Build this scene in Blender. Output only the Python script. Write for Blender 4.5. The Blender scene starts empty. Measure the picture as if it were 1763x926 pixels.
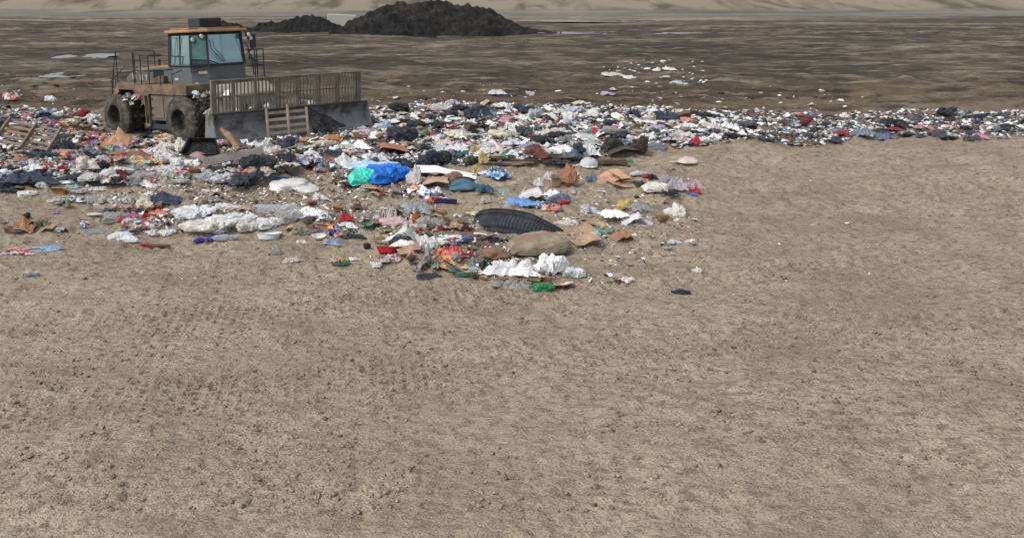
import bpy, bmesh, math, random
import numpy as np
from mathutils import Vector, Matrix
from mathutils import noise as mn

S = bpy.context.scene
COL = S.collection
R = math.radians

# ------------------------------------------------------------------ camera
F, CX, CY = 1400.0, 600.0, 253.0           # focal length and optical centre, in pixels of the 1763 px wide photograph
CAMH = 4.2
PITCH = math.atan(CY / F)
cam = bpy.data.objects.new('camera', bpy.data.cameras.new('camera'))
COL.objects.link(cam)
S.camera = cam
cam.location = (0, 0, CAMH)
cam.rotation_euler = (math.pi / 2 - PITCH, 0, 0)
cam.data.sensor_width = 36
cam.data.lens = F / 1763 * 36
cam.data.shift_x = (881.5 - CX) / 1763
cam.data.shift_y = (CY - 463) / 1763
cam.data.clip_end = 3000

# ------------------------------------------------------------------ light
SUN_EL, SUN_AZ = 50, -115                     # degrees; azimuth: 0 = straight ahead of the camera (+Y), negative = to the left
w = bpy.data.worlds.new('World')
S.world = w
w.use_nodes = True
nt = w.node_tree
sky = nt.nodes.new('ShaderNodeTexSky')
sky.sky_type = 'NISHITA'
sky.sun_disc = False
sky.sun_elevation = R(SUN_EL)
sky.sun_rotation = R(SUN_AZ)
sky.air_density = 1.0
sky.dust_density = 3.0
hs = nt.nodes.new('ShaderNodeHueSaturation')
hs.inputs['Saturation'].default_value = 0.35
nt.links.new(sky.outputs[0], hs.inputs['Color'])
nt.links.new(hs.outputs[0], nt.nodes['Background'].inputs[0])
nt.nodes['Background'].inputs[1].default_value = 0.13
sl = bpy.data.lights.new('sun', 'SUN')
sl.energy = 1.15
sl.angle = R(25)
sl.color = (1, .965, .91)
sun = bpy.data.objects.new('sun', sl)
COL.objects.link(sun)
sd = Vector((math.sin(R(SUN_AZ)) * math.cos(R(SUN_EL)), math.cos(R(SUN_AZ)) * math.cos(R(SUN_EL)), math.sin(R(SUN_EL))))
sun.rotation_euler = sd.to_track_quat('Z', 'Y').to_euler()
sun.location = sd * 50
S.view_settings.view_transform = 'Standard'
S.view_settings.look = 'None'
S.view_settings.gamma = 1
S.view_settings.use_curve_mapping = False
S.view_settings.exposure = 0.70
S.cycles.use_denoising = True
S.cycles.max_bounces = 6
S.cycles.transparent_max_bounces = 12

rng = np.random.default_rng(7)
rnd = random.Random(11)

# ------------------------------------------------------------------ noise (numpy)
def _hash(ix, iy, s):
    n = (ix.astype(np.int64) * 374761393 + iy.astype(np.int64) * 668265263 + s * 1442695041) & 0x7fffffff
    n = ((n ^ (n >> 13)) * 1274126177) & 0x7fffffff
    n = ((n ^ (n >> 15)) * 668265263) & 0x7fffffff
    return ((n ^ (n >> 16)) & 0xffff) / 65535.0 * 2 - 1

def vnoise(x, y, s=0):
    x = np.asarray(x, float); y = np.asarray(y, float)
    ix = np.floor(x); iy = np.floor(y)
    fx = x - ix; fy = y - iy
    fx = fx * fx * fx * (fx * (fx * 6 - 15) + 10); fy = fy * fy * fy * (fy * (fy * 6 - 15) + 10)
    a = _hash(ix, iy, s); b = _hash(ix + 1, iy, s); c = _hash(ix, iy + 1, s); d = _hash(ix + 1, iy + 1, s)
    return (a * (1 - fx) + b * fx) * (1 - fy) + (c * (1 - fx) + d * fx) * fy

def fbm(x, y, o=4, s=0):
    t = 0; a = .5
    for k in range(o):
        t = t + a * vnoise(x + 17.3 * k, y - 9.1 * k, s + k)
        x = x * 1.93 + y * .31; y = y * 1.93 - x * .1
        a *= .52
    return t

def ridge(x, y, o=3, s=0):
    t = 0; a = .5
    for k in range(o):
        t = t + a * (1 - 2 * np.abs(vnoise(x + 7.7 * k, y + 3.3 * k, s + k)))
        x = x * 2.03; y = y * 2.03; a *= .5
    return t

def ss(a, b, x):
    t = np.clip((np.asarray(x, float) - a) / (b - a), 0, 1)
    return t * t * (3 - 2 * t)

# ------------------------------------------------------------------ where the rubbish lies
def inside(poly, u, v):
    r = False; j = len(poly) - 1
    for i in range(len(poly)):
        (xi, yi), (xj, yj) = poly[i], poly[j]
        if (yi > v) != (yj > v) and u < (xj - xi) * (v - yi) / (yj - yi) + xi: r = not r
        j = i
    return r
ZR = [(636, 192), (700, 184), (790, 178), (880, 184), (1000, 186), (1120, 190), (1215, 196), (1250, 205), (1275, 232), (1235, 252), (1150, 258), (1090, 268), (1000, 276), (910, 286), (800, 286), (700, 292), (610, 292), (585, 240), (636, 222)]
ZL = [(-40, 196), (60, 192), (160, 194), (172, 222), (250, 226), (352, 244), (372, 256), (560, 236), (640, 240), (640, 300), (580, 300), (520, 290), (470, 306), (420, 318), (330, 312), (300, 322), (225, 318), (150, 330), (60, 332), (-40, 330)]
ZM = [(176, 362), (262, 350), (330, 350), (420, 345), (540, 352), (640, 360), (700, 350), (760, 370), (730, 400), (640, 398), (560, 404), (470, 396), (400, 408), (300, 406), (200, 400)]
ZT = [(655, 386), (740, 366), (815, 392), (880, 420), (940, 440), (995, 478), (930, 500), (840, 484), (740, 470), (690, 440), (650, 420)]
ZS = [(560, 306), (720, 300), (780, 320), (760, 352), (700, 340), (600, 330)]
ZF = [(1028, 104), (1200, 102), (1230, 112), (1210, 150), (1100, 146), (1030, 134)]
ZW = [(640, 150), (900, 148), (1230, 150), (1500, 156), (1500, 192), (1240, 196), (1100, 190), (880, 184), (640, 192)]
ZV = [(0, 140), (170, 150), (172, 196), (0, 196)]
ZQ = [(880, 285), (1215, 290), (1215, 420), (1040, 500), (1000, 420), (860, 360)]
ZB = [(360, 318), (560, 300), (660, 318), (640, 350), (300, 345), (180, 355), (60, 352)]
ZN = [(0, 400), (300, 408), (640, 410), (720, 480), (600, 505), (0, 505)]
ZX = [(1190, 196), (1300, 192), (1420, 198), (1560, 194), (1700, 200), (1840, 196), (1840, 238), (1700, 246), (1560, 238), (1420, 250), (1300, 246), (1190, 258)]


def poly_mask(poly, U, V):
    r = np.zeros(U.shape, bool); j = len(poly) - 1
    for i in range(len(poly)):
        (xi, yi), (xj, yj) = poly[i], poly[j]
        if yi != yj: r ^= ((yi > V) != (yj > V)) & (U < (xj - xi) * (V - yi) / (yj - yi) + xi)
        j = i
    return r
def blur(a, n):
    for ax in (0, 1):
        c = np.cumsum(np.pad(a, [(n + 1, n) if q == ax else (0, 0) for q in (0, 1)], mode='edge'), axis=ax)
        a = (np.take(c, range(2 * n + 1, c.shape[ax]), ax) - np.take(c, range(0, c.shape[ax] - 2 * n - 1), ax)) / (2 * n + 1)
    return a
_U, _V = np.meshgrid(np.arange(-300, 2100, 3.), np.arange(90, 540, 1.5))
_jU = _U + 22 * fbm(_U / 40, _V / 12, 3, 301); _jV = _V + 6 * fbm(_U / 40, _V / 12, 3, 302)
BED = np.zeros(_U.shape)
for _z, _w in ((ZR, 1.), (ZL, 1.), (ZX, .8), (ZM, .38), (ZT, .35), (ZS, .3)):
    BED = np.maximum(BED, poly_mask(_z, _jU, _jV) * _w)
BED = blur(BED, 2)
def bed(x, y):
    """how thickly rubbish covers the soil: 0 to 1 (the field has this outline on the ground, seen from anywhere)"""
    y = np.maximum(np.asarray(y, float), 1.); u = (CX + F * np.asarray(x, float) / y + 300) / 3; v = (CAMH * F / y - 90) / 1.5
    ok = (u > 0) & (u < BED.shape[1] - 2) & (v > 0) & (v < BED.shape[0] - 2)
    u = np.clip(u, 0, BED.shape[1] - 2.001); v = np.clip(v, 0, BED.shape[0] - 2.001)
    iu = u.astype(int); iv = v.astype(int); fu = u - iu; fv = v - iv
    r = (BED[iv, iu] * (1 - fu) + BED[iv, iu + 1] * fu) * (1 - fv) + (BED[iv + 1, iu] * (1 - fu) + BED[iv + 1, iu + 1] * fu) * fv
    return np.where(ok, r, 0)

# ------------------------------------------------------------------ the ground's height, everywhere
def H(x, y):
    x = np.asarray(x, float); y = np.asarray(y, float)
    near = 1 - ss(32, 60, y)
    z = fbm(x * .3, y * .42, 3, 3) * .26 * near
    z = z + fbm(x * 1.3, y * 2.0, 3, 21) * .13 * near * (.6 + .6 * ss(13, 17, y))
    z = z + ridge(x * 1.6 + y * .5, y * 4.2, 3, 33) * .055 * near * ss(10, 17, y)
    z = z + fbm(x * 8, y * 11, 2, 41) * .022 * (1 - ss(25, 40, y))
    z = z + np.maximum(0, vnoise(x * 5, y * 7, 51) - .35) * .10 * (1 - ss(25, 40, y))     # clods
    z = z * (.45 + .55 * ss(9.5, 14.5, y + x * .12))                                     # flatter, graded strip in front
    bd = bed(x, y)
    z = z + bd * (.12 + .13 * fbm(x * .9, y * .7, 2, 61) + .06 * np.abs(vnoise(x * 3, y * 2.5, 62)))
    mud = ss(31, 44, y) * (1 - ss(240, 262, y))
    z = z + mud * (ridge(x * .07 + 3 + .3 * vnoise(x * .05, y * .1, 70), y * .16, 3, 71) * .16 * (1 + y / 80) * (.5 + .5 * vnoise(x * .04, y * .05, 72)) + fbm(x * .5, y * .6, 4, 81) * .20 + fbm(x * .05, y * .05, 2, 91) * .3)
    dip = np.exp(-(((x + 5.9) / 3.0) ** 2 + ((y - 26.6) / 2.6) ** 2))
    z = z * (1 - .7 * dip) - .40 * dip
    for c0, sl_ in ((8.6, .16), (10.9, .16)):
        dd = y - c0 - sl_ * x - .3 * np.sin(x * .3); wv_ = ss(.48, .40, np.abs(dd))
        z = z - wv_ * (.035 + .045 * ss(.1, .7, np.sin(x * 26 + 3 * (np.round(dd / .22) % 2)) * np.cos(dd * 28)) * (.6 + .4 * vnoise(x * 1.3, y * 1.3, 88)))
    far = np.maximum(0, y - 262 + x * .05 + fbm(x * .01, y * .01, 2, 15) * 22)
    z = z + .20 * far * (1 - ss(200, 500, far) * .5) * (1 + .15 * fbm(x * .02, y * .012, 3, 12))
    return z

def ray(u, v):
    a = (u - CX) / F; b = (CY - v) / F
    return np.array([a, math.cos(PITCH) + b * math.sin(PITCH), -math.sin(PITCH) + b * math.cos(PITCH)])

def ground_at(u, v):
    """first point where the sight line through a photograph pixel meets the ground"""
    d = ray(u, v)
    t0 = -CAMH / min(d[2], -1e-3)
    t = t0 * np.linspace(.80, 1.25, 110)
    g = CAMH + d[2] * t - H(d[0] * t, d[1] * t)
    k = int(np.argmax(g < 0)) if (g < 0).any() else 109
    k = max(k, 1)
    t0, t1 = t[k - 1], t[k]
    for _ in range(12):
        m = .5 * (t0 + t1)
        if CAMH + d[2] * m - H(d[0] * m, d[1] * m) < 0: t1 = m
        else: t0 = m
    return Vector((d[0] * t1, d[1] * t1, CAMH + d[2] * t1)), F / t1

def project(p):
    y = p[1] * math.cos(PITCH) - (p[2] - CAMH) * math.sin(PITCH)
    z = p[1] * math.sin(PITCH) + (p[2] - CAMH) * math.cos(PITCH)
    return CX + F * p[0] / y, CY - F * z / y

# ------------------------------------------------------------------ materials
def lin(c):
    return tuple(((v / 255) / 12.92 if v / 255 <= .04045 else ((v / 255 + .055) / 1.055) ** 2.4) for v in c)

class NT:
    def __init__(s, name):
        s.m = bpy.data.materials.new(name); s.m.use_nodes = True
        s.t = s.m.node_tree; s.b = s.t.nodes['Principled BSDF']; s.out = s.t.nodes['Material Output']
    def n(s, typ, **kw):
        o = s.t.nodes.new('ShaderNode' + typ)
        for k, v in kw.items():
            if k.startswith('_'): setattr(o, k[1:], v)
            else: o.inputs[k.replace('_', ' ')].default_value = v
        return o
    def l(s, a, b): s.t.links.new(a, b)
    def noise(s, vec, scale, detail=4, rough=.6, dist=0):
        o = s.n('TexNoise', Scale=scale, Detail=detail, Roughness=rough, Distortion=dist)
        if vec is not None: s.l(vec, o.inputs['Vector'])
        return o.outputs['Fac']
    def ramp(s, fac, stops, interp='LINEAR'):
        o = s.n('ValToRGB'); cr = o.color_ramp; cr.interpolation = interp
        while len(cr.elements) < len(stops): cr.elements.new(.5)
        for e, (p, c) in zip(cr.elements, stops):
            e.position = p
            e.color = (c, c, c, 1) if isinstance(c, (int, float)) else (*c, 1)
        s.l(fac, o.inputs['Fac']); return o.outputs['Color']
    def mix(s, fac, a, b, blend='MIX'):
        o = s.n('Mix', _data_type='RGBA', _blend_type=blend)
        for sock, v in ((o.inputs[0], fac), (o.inputs[6], a), (o.inputs[7], b)):
            if isinstance(v, (int, float)): sock.default_value = v
            elif isinstance(v, tuple): sock.default_value = (*v, 1)
            else: s.l(v, sock)
        return o.outputs[2]
    def math(s, op, a, b=0.0, clamp=False):
        o = s.n('Math', _operation=op, _use_clamp=clamp)
        for sock, v in ((o.inputs[0], a), (o.inputs[1], b)):
            if isinstance(v, (int, float)): sock.default_value = v
            else: s.l(v, sock)
        return o.outputs[0]
    def bump(s, h, strength=.5, dist=.02):
        o = s.n('Bump', Strength=strength, Distance=dist)
        s.l(h, o.inputs['Height']); s.l(o.outputs[0], s.b.inputs['Normal'])
    def coords(s, which='Object', scale=None):
        o = s.n('TexCoord').outputs[which]
        if scale:
            mp = s.n('Mapping'); mp.inputs['Scale'].default_value = scale
            s.l(o, mp.inputs[0]); o = mp.outputs[0]
        return o

def rgb(*c): return lin(c)
def tone(c, k=.84):
    m = sum(c) / 3; return tuple(m + (x - m) * k for x in c)

def mat_ground():
    t = NT('ground_soil')
    g = t.n('NewGeometry').outputs['Position']
    sep = t.n('SeparateXYZ'); t.l(g, sep.inputs[0]); Y = sep.outputs[1]
    def mapped(sx, sy):
        mp = t.n('Mapping'); mp.inputs['Scale'].default_value = (sx, sy, 1); t.l(g, mp.inputs[0]); return mp.outputs[0]
    # dry sand in front
    n1 = t.noise(mapped(1, 1), .6, 6, .65)
    n2 = t.noise(mapped(1, 1.5), 7, 5, .7)
    n3 = t.noise(mapped(1, 1), 45, 3, .7)
    sand = t.mix(t.ramp(n1, [(.3, 0.), (.7, 1.)]), rgb(150, 136, 118), rgb(178, 164, 143))
    sand = t.mix(t.ramp(n2, [(.36, 1.), (.52, 0.)]), sand, rgb(126, 110, 94))
    sand = t.mix(t.ramp(n3, [(.32, .9), (.5, 0.)]), sand, rgb(96, 84, 74))
    sand = t.mix(t.ramp(t.noise(mapped(1, 1), 60, 2, .6), [(.6, 0.), (.72, .7)]), sand, rgb(190, 178, 160))
    sand = t.mix(t.ramp(t.noise(mapped(.35, 1.2), 1.3, 4, .7), [(.5, 0.), (.7, .55)]), sand, rgb(118, 104, 92))
    sand = t.mix(t.ramp(t.noise(mapped(1, 1.3), .16, 5, .6), [(.5, 0.), (.66, .5)]), sand, rgb(128, 114, 99))
    # wet mud behind
    m1 = t.noise(mapped(.55, 1), .10, 9, .70, .2)
    m2 = t.noise(mapped(.55, 1.0), .55, 7, .72, .2)
    m3 = t.noise(mapped(.6, 1), 5, 4, .7)
    mud = t.ramp(m1, [(.38, rgb(54, 49, 42)), (.47, rgb(76, 69, 58)), (.54, rgb(106, 96, 80)), (.64, rgb(140, 128, 108))])
    mud = t.mix(t.ramp(m2, [(.42, .85), (.54, 0.)]), mud, rgb(48, 43, 37))
    mud = t.mix(t.ramp(m3, [(.36, .7), (.52, 0.)]), mud, rgb(54, 49, 46))
    mud = t.mix(t.ramp(t.noise(mapped(.3, 1), 1.1, 4, .7), [(.56, 0.), (.66, .6)]), mud, rgb(158, 146, 128))
    ol = t.math('MULTIPLY', t.math('MULTIPLY', t.ramp(Y, [(0, 0.), (1, 1.)]), 1), 1)
    mr = t.n('MapRange'); t.l(Y, mr.inputs[0]); mr.inputs[1].default_value = 46; mr.inputs[2].default_value = 33
    olive = t.math('MULTIPLY', mr.outputs[0], t.ramp(m2, [(.4, 0.), (.62, .85)]))
    mud = t.mix(olive, mud, rgb(102, 86, 66))
    mr = t.n('MapRange'); t.l(t.math('ADD', Y, t.math('MULTIPLY', n1, 9)), mr.inputs[0]); mr.inputs[1].default_value = 30; mr.inputs[2].default_value = 37
    c = t.mix(mr.outputs[0], sand, mud)
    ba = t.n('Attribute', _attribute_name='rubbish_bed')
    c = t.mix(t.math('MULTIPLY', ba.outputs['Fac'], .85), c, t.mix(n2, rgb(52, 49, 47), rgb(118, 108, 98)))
    # far: grey haul road, then the tan slope
    far1 = t.noise(mapped(.12, 1), .08, 5, .6, .5)
    farc = t.ramp(far1, [(.40, rgb(64, 59, 52)), (.49, rgb(94, 86, 75)), (.58, rgb(130, 119, 101))])
    mr = t.n('MapRange'); t.l(Y, mr.inputs[0]); mr.inputs[1].default_value = 130; mr.inputs[2].default_value = 170
    c = t.mix(mr.outputs[0], c, farc)
    mr = t.n('MapRange'); t.l(t.math('ADD', Y, t.math('MULTIPLY', far1, 18)), mr.inputs[0]); mr.inputs[1].default_value = 205; mr.inputs[2].default_value = 222
    c = t.mix(mr.outputs[0], c, t.mix(t.ramp(t.noise(mapped(.1, 1), .12, 5, .7), [(.4, 0.), (.6, 1.)]), rgb(88, 85, 82), rgb(120, 115, 107)))
    s1 = t.noise(mapped(1, .35), .08, 6, .6, .7)
    slope = t.ramp(s1, [(.38, rgb(86, 79, 68)), (.45, rgb(108, 100, 87)), (.53, rgb(128, 119, 104))])
    Z = sep.outputs[2]
    mr = t.n('MapRange'); t.l(Z, mr.inputs[0]); mr.inputs[1].default_value = .5; mr.inputs[2].default_value = 1.4
    mr2 = t.n('MapRange'); t.l(Y, mr2.inputs[0]); mr2.inputs[1].default_value = 225; mr2.inputs[2].default_value = 235
    c = t.mix(t.math('MULTIPLY', mr.outputs[0], mr2.outputs[0]), c, slope)
    t.l(c, t.b.inputs['Base Color'])
    t.b.inputs['Roughness'].default_value = .95
    t.b.inputs['Specular IOR Level'].default_value = .15
    h = t.math('ADD', t.math('MULTIPLY', n2, 1.0), t.math('MULTIPLY', n3, .35))
    h = t.math('ADD', h, t.math('MULTIPLY', m3, 1.5))
    t.bump(h, .9, .08)
    return t.m

def mat_obj(name, rough=.5, spec=.3, dirt=(130, 112, 92), dirt_amt=.5, bump=.5, bscale=14, transl=0.0, alpha=1.0, streak=False, sheen=0.0):
    """colour comes from the object's own colour; dirt, creases and grain from noise"""
    t = NT(name)
    oi = t.n('ObjectInfo')
    co = t.coords('Object')
    add = t.n('VectorMath', _operation='ADD'); t.l(co, add.inputs[0])
    cv = t.n('CombineXYZ'); sc = t.math('MULTIPLY', oi.outputs['Random'], 37.0); t.l(sc, cv.inputs[0]); t.l(sc, cv.inputs[1]); t.l(cv.outputs[0], add.inputs[1])
    v = add.outputs[0]
    var = t.ramp(t.noise(v, 2.6, 4, .6), [(.3, .74), (.7, 1.12)])
    c = t.mix(1.0, oi.outputs['Color'], var, 'MULTIPLY')
    d = t.ramp(t.noise(v, 3.2, 5, .7), [(.5, 0.), (.72, dirt_amt)])
    c = t.mix(d, c, rgb(*dirt))
    t.l(c, t.b.inputs['Base Color'])
    t.b.inputs['Roughness'].default_value = rough
    t.b.inputs['Specular IOR Level'].default_value = spec
    if streak:
        wv = t.n('TexWave', Scale=9.0, Distortion=2.0, Detail=2.0); t.l(v, wv.inputs[0]); hgt = wv.outputs[1]
    else:
        hgt = t.noise(v, bscale, 4, .7, .8)
    t.bump(hgt, bump, .06)
    if transl or alpha < 1:
        sh = t.b.outputs[0]
        if transl:
            tr = t.n('BsdfTranslucent'); t.l(c, tr.inputs[0])
            mx = t.n('MixShader'); mx.inputs[0].default_value = transl
            t.l(sh, mx.inputs[1]); t.l(tr.outputs[0], mx.inputs[2]); sh = mx.outputs[0]
        if alpha < 1:
            tp = t.n('BsdfTransparent'); mx = t.n('MixShader')
            f = t.ramp(t.noise(v, 4, 3, .6), [(.3, alpha - .25), (.7, min(1., alpha + .2))])
            t.l(f, mx.inputs[0]); t.l(tp.outputs[0], mx.inputs[1]); t.l(sh, mx.inputs[2]); sh = mx.outputs[0]
        t.l(sh, t.out.inputs[0])
    return t.m

def mat_print(name, pal, scale=5, white=.45):
    """printed plastic or paper: irregular patches of ink on the object's own base colour"""
    t = NT(name)
    oi = t.n('ObjectInfo')
    co = t.coords('Object')
    add = t.n('VectorMath', _operation='ADD'); t.l(co, add.inputs[0])
    cv = t.n('CombineXYZ'); sc = t.math('MULTIPLY', oi.outputs['Random'], 91.0); t.l(sc, cv.inputs[0]); t.l(sc, cv.inputs[2]); t.l(cv.outputs[0], add.inputs[1])
    nz = t.n('TexNoise', Scale=3.0); t.l(add.outputs[0], nz.inputs['Vector'])
    v2 = t.mix(.25, add.outputs[0], nz.outputs['Color'], 'ADD')
    vo = t.n('TexVoronoi', Scale=scale, _distance='CHEBYCHEV'); t.l(v2, vo.inputs['Vector'])
    sp = t.n('SeparateColor'); t.l(vo.outputs['Color'], sp.inputs[0])
    n = len(pal)
    ink = t.ramp(sp.outputs[0], [(k / n, rgb(*tone(p, .75))) for k, p in enumerate(pal)], 'CONSTANT')
    msk = t.ramp(sp.outputs[1], [(0, 0.), (white, 1.)], 'CONSTANT')
    c = t.mix(msk, oi.outputs['Color'], ink)
    d = t.ramp(t.noise(add.outputs[0], 5, 4, .7), [(.48, 0.), (.75, .5)])
    c = t.mix(d, c, rgb(138, 122, 104))
    t.l(c, t.b.inputs['Base Color']); t.b.inputs['Roughness'].default_value = .4
    t.bump(t.noise(add.outputs[0], 12, 4, .7, .5), .5, .05)
    return t.m

M = {}
M['ground'] = mat_ground()
M['film'] = mat_obj('bag_film', .38, .45, dirt_amt=.32, bump=.6, bscale=7, transl=.16)
M['clear'] = mat_obj('clear_film', .3, .5, dirt_amt=.4, bump=.8, bscale=9, transl=.3, alpha=.68)
M['dark'] = mat_obj('bin_bag_film', .42, .4, dirt=(105, 95, 84), dirt_amt=.35, bump=.9, bscale=8)
M['cloth'] = mat_obj('cloth', .9, .1, dirt_amt=.4, bump=.7, bscale=10)
M['card'] = mat_obj('cardboard', .9, .12, dirt=(118, 92, 68), dirt_amt=.6, bump=.35, bscale=6)
M['paper'] = mat_obj('paper', .8, .15, dirt_amt=.4, bump=.4, bscale=7)
M['wood'] = mat_obj('weathered_wood', .9, .1, dirt=(96, 84, 72), dirt_amt=.6, bump=.6, bscale=30)
M['rubber'] = mat_obj('tyre_rubber', .65, .3, dirt=(112, 102, 90), dirt_amt=.3, bump=.3, bscale=20)
M['print'] = mat_print('printed_wrap', [(178, 40, 44), (40, 74, 140), (222, 176, 60), (52, 120, 84), (40, 40, 46), (224, 120, 60), (90, 160, 190)], 4.5, .42)
M['print_blue'] = mat_print('printed_wrap_blue', [(46, 80, 160), (70, 130, 190), (40, 44, 90), (180, 60, 70)], 4, .5)
M['print_red'] = mat_print('printed_wrap_red', [(190, 34, 44), (210, 80, 90), (60, 40, 46), (230, 140, 70)], 4, .45)

def mat_machine(name, base, mud=(112, 98, 82), lo=.42, hi=.62, rough=.6, metal=0.0, amt=.9, scale=2.2, spec=.35, streaks=.35):
    t = NT(name)
    co = t.coords('Object')
    n1 = t.noise(co, scale, 7, .68)
    n2 = t.noise(co, 14, 5, .7)
    c = t.mix(t.ramp(n2, [(.3, 0.), (.7, 1.)]), tuple(x * .8 for x in rgb(*base)), tuple(min(1, x * 1.12) for x in rgb(*base)))
    c = t.mix(t.ramp(n1, [(lo, 0.), (hi, amt)]), c, rgb(*mud))
    st = t.noise(t.coords('Object', (7, 7, .7)), 2.0, 4, .7)
    c = t.mix(t.ramp(st, [(.5, 0.), (.7, streaks)]), c, tuple(x * .45 for x in rgb(*mud)))
    c = t.mix(t.ramp(t.noise(co, 30, 3, .7), [(.6, 0.), (.75, .6)]), c, tuple(x * .35 for x in rgb(*mud)))
    t.l(c, t.b.inputs['Base Color'])
    t.b.inputs['Roughness'].default_value = rough
    t.b.inputs['Metallic'].default_value = metal
    t.b.inputs['Specular IOR Level'].default_value = spec
    t.bump(t.math('ADD', n1, t.math('MULTIPLY', n2, .4)), .35, .03)
    return t.m

M['yellow'] = mat_machine('ochre_paint', (136, 112, 84), (84, 74, 62), .36, .58, amt=.9)
M['roofpaint'] = mat_machine('roof_ochre_paint', (176, 136, 86), (134, 116, 94), .42, .66, amt=.75)
M['grey'] = mat_machine('grey_paint', (88, 96, 102), (112, 104, 94), .45, .75, amt=.6)
M['darkpaint'] = mat_machine('dark_paint', (44, 50, 58), (84, 80, 76), .5, .8, amt=.5)
M['tube'] = mat_machine('rail_paint', (38, 44, 52), (80, 76, 70), .5, .8, amt=.4)
M['browngrey'] = mat_machine('dusty_panel', (116, 107, 98), (90, 79, 69), .4, .7)
M['mudsteel'] = mat_machine('mud_caked_steel', (88, 82, 76), (74, 62, 50), .42, .6, .85, scale=3.0)
M['wheel'] = mat_machine('mud_caked_wheel', (88, 83, 76), (44, 38, 32), .44, .56, .9, scale=4.5, amt=.85)
M['blade'] = mat_machine('worn_blade_steel', (124, 127, 131), (78, 70, 60), .47, .57, .5, .12, scale=1.2, streaks=.45)
M['edge'] = mat_machine('cutting_edge_steel', (146, 150, 158), (84, 76, 68), .5, .72, .4, .5, scale=2)
M['rack'] = mat_machine('rusty_rack', (124, 117, 108), (92, 82, 71), .4, .62, .8)
M['blackgap'] = mat_machine('greasy_black', (26, 26, 28), (50, 46, 42), .5, .8)

def simple(name, c, rough=.5, metal=0., spec=.5):
    t = NT(name); t.b.inputs['Roughness'].default_value = rough; t.b.inputs['Metallic'].default_value = metal
    co = t.coords('Object')
    cc = t.mix(t.ramp(t.noise(co, 8, 4, .6), [(.3, 0.), (.7, 1.)]), tuple(x * .8 for x in rgb(*c)), rgb(*c))
    t.l(cc, t.b.inputs['Base Color']); return t.m
M['lens'] = simple('lamp_lens', (214, 212, 205), .25)
M['seat'] = simple('seat_vinyl', (48, 66, 78), .6)
M['label'] = simple('sticker', (196, 190, 176), .5)
M['palegreen'] = mat_print('pale_green_cloth', [(170, 220, 90), (190, 225, 190), (150, 210, 120)], 3, .5)

def mat_glass():
    t = NT('tinted_glass')
    tp = t.n('BsdfTransparent'); tp.inputs[0].default_value = (*rgb(230, 245, 248), 1)
    gl = t.n('BsdfGlossy'); gl.inputs['Roughness'].default_value = .06
    gl.inputs[0].default_value = (.72, .86, .90, 1)
    df = t.n('BsdfDiffuse'); df.inputs[0].default_value = (*rgb(96, 138, 154), 1)  # blue diffuse share paints a pale reflective look into the panes
    m1 = t.n('MixShader'); m1.inputs[0].default_value = .11
    t.l(tp.outputs[0], m1.inputs[1]); t.l(df.outputs[0], m1.inputs[2])
    lw = t.n('LayerWeight'); lw.inputs[0].default_value = .35
    m2 = t.n('MixShader'); t.l(t.math('ADD', t.math('MULTIPLY', lw.outputs[1], .55), .05, True), m2.inputs[0])
    t.l(m1.outputs[0], m2.inputs[1]); t.l(gl.outputs[0], m2.inputs[2])
    t.l(m2.outputs[0], t.out.inputs[0]); return t.m
M['glass'] = mat_glass()

def mat_soil(name, a, b, c):
    t = NT(name); co = t.coords('Object')
    n = t.noise(co, .45, 7, .72, .4); n2 = t.noise(co, 2.2, 5, .75)
    k = t.ramp(n, [(.36, rgb(*a)), (.5, rgb(*b)), (.66, rgb(*c))])
    k = t.mix(t.ramp(n2, [(.38, .8), (.52, 0.)]), k, tuple(x * .5 for x in rgb(*a)))
    t.l(k, t.b.inputs['Base Color']); t.b.inputs['Roughness'].default_value = .95
    t.b.inputs['Specular IOR Level'].default_value = .15
    t.bump(n2, .8, .4); return t.m
M['soil'] = mat_soil('dark_heap_soil', (32, 31, 30), (44, 41, 38), (66, 60, 53))
M['soil2'] = mat_soil('blackish_heap_soil', (29, 30, 31), (39, 39, 39), (52, 49, 45))

M['soil3'] = mat_soil('tan_heap_soil', (76, 67, 56), (98, 87, 72), (120, 107, 88))

def mat_attr(name, rough=.55):
    t = NT(name)
    at = t.n('Attribute', _attribute_name='tint')
    v = t.ramp(t.noise(t.coords('Object'), 9, 4, .7), [(.3, .75), (.7, 1.1)])
    t.l(t.mix(1.0, at.outputs['Color'], v, 'MULTIPLY'), t.b.inputs['Base Color'])
    t.b.inputs['Roughness'].default_value = rough; return t.m
M['scrap'] = mat_attr('litter_scraps')
M['clod'] = mat_soil('soil_clods', (128, 114, 98), (148, 133, 114), (166, 151, 131))

# ------------------------------------------------------------------ object helpers
def link_mesh(name, me, mat=None, parent=None, smooth=False):
    o = bpy.data.objects.new(name, me); COL.objects.link(o)
    if mat is not None and not me.materials: me.materials.append(mat)
    if smooth: me.polygons.foreach_set('use_smooth', [True] * len(me.polygons))
    if parent is not None: o.parent = parent
    return o

def bm_obj(name, bm, mat, parent=None, smooth=False):
    me = bpy.data.meshes.new(name)
    bmesh.ops.recalc_face_normals(bm, faces=bm.faces)
    bm.to_mesh(me); bm.free()
    return link_mesh(name, me, mat, parent, smooth)

def tag(o, label=None, cat=None, group=None, kind=None):
    if label: o['label'] = label
    if cat: o['category'] = cat
    if group: o['group'] = group
    if kind: o['kind'] = kind
    return o

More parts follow.
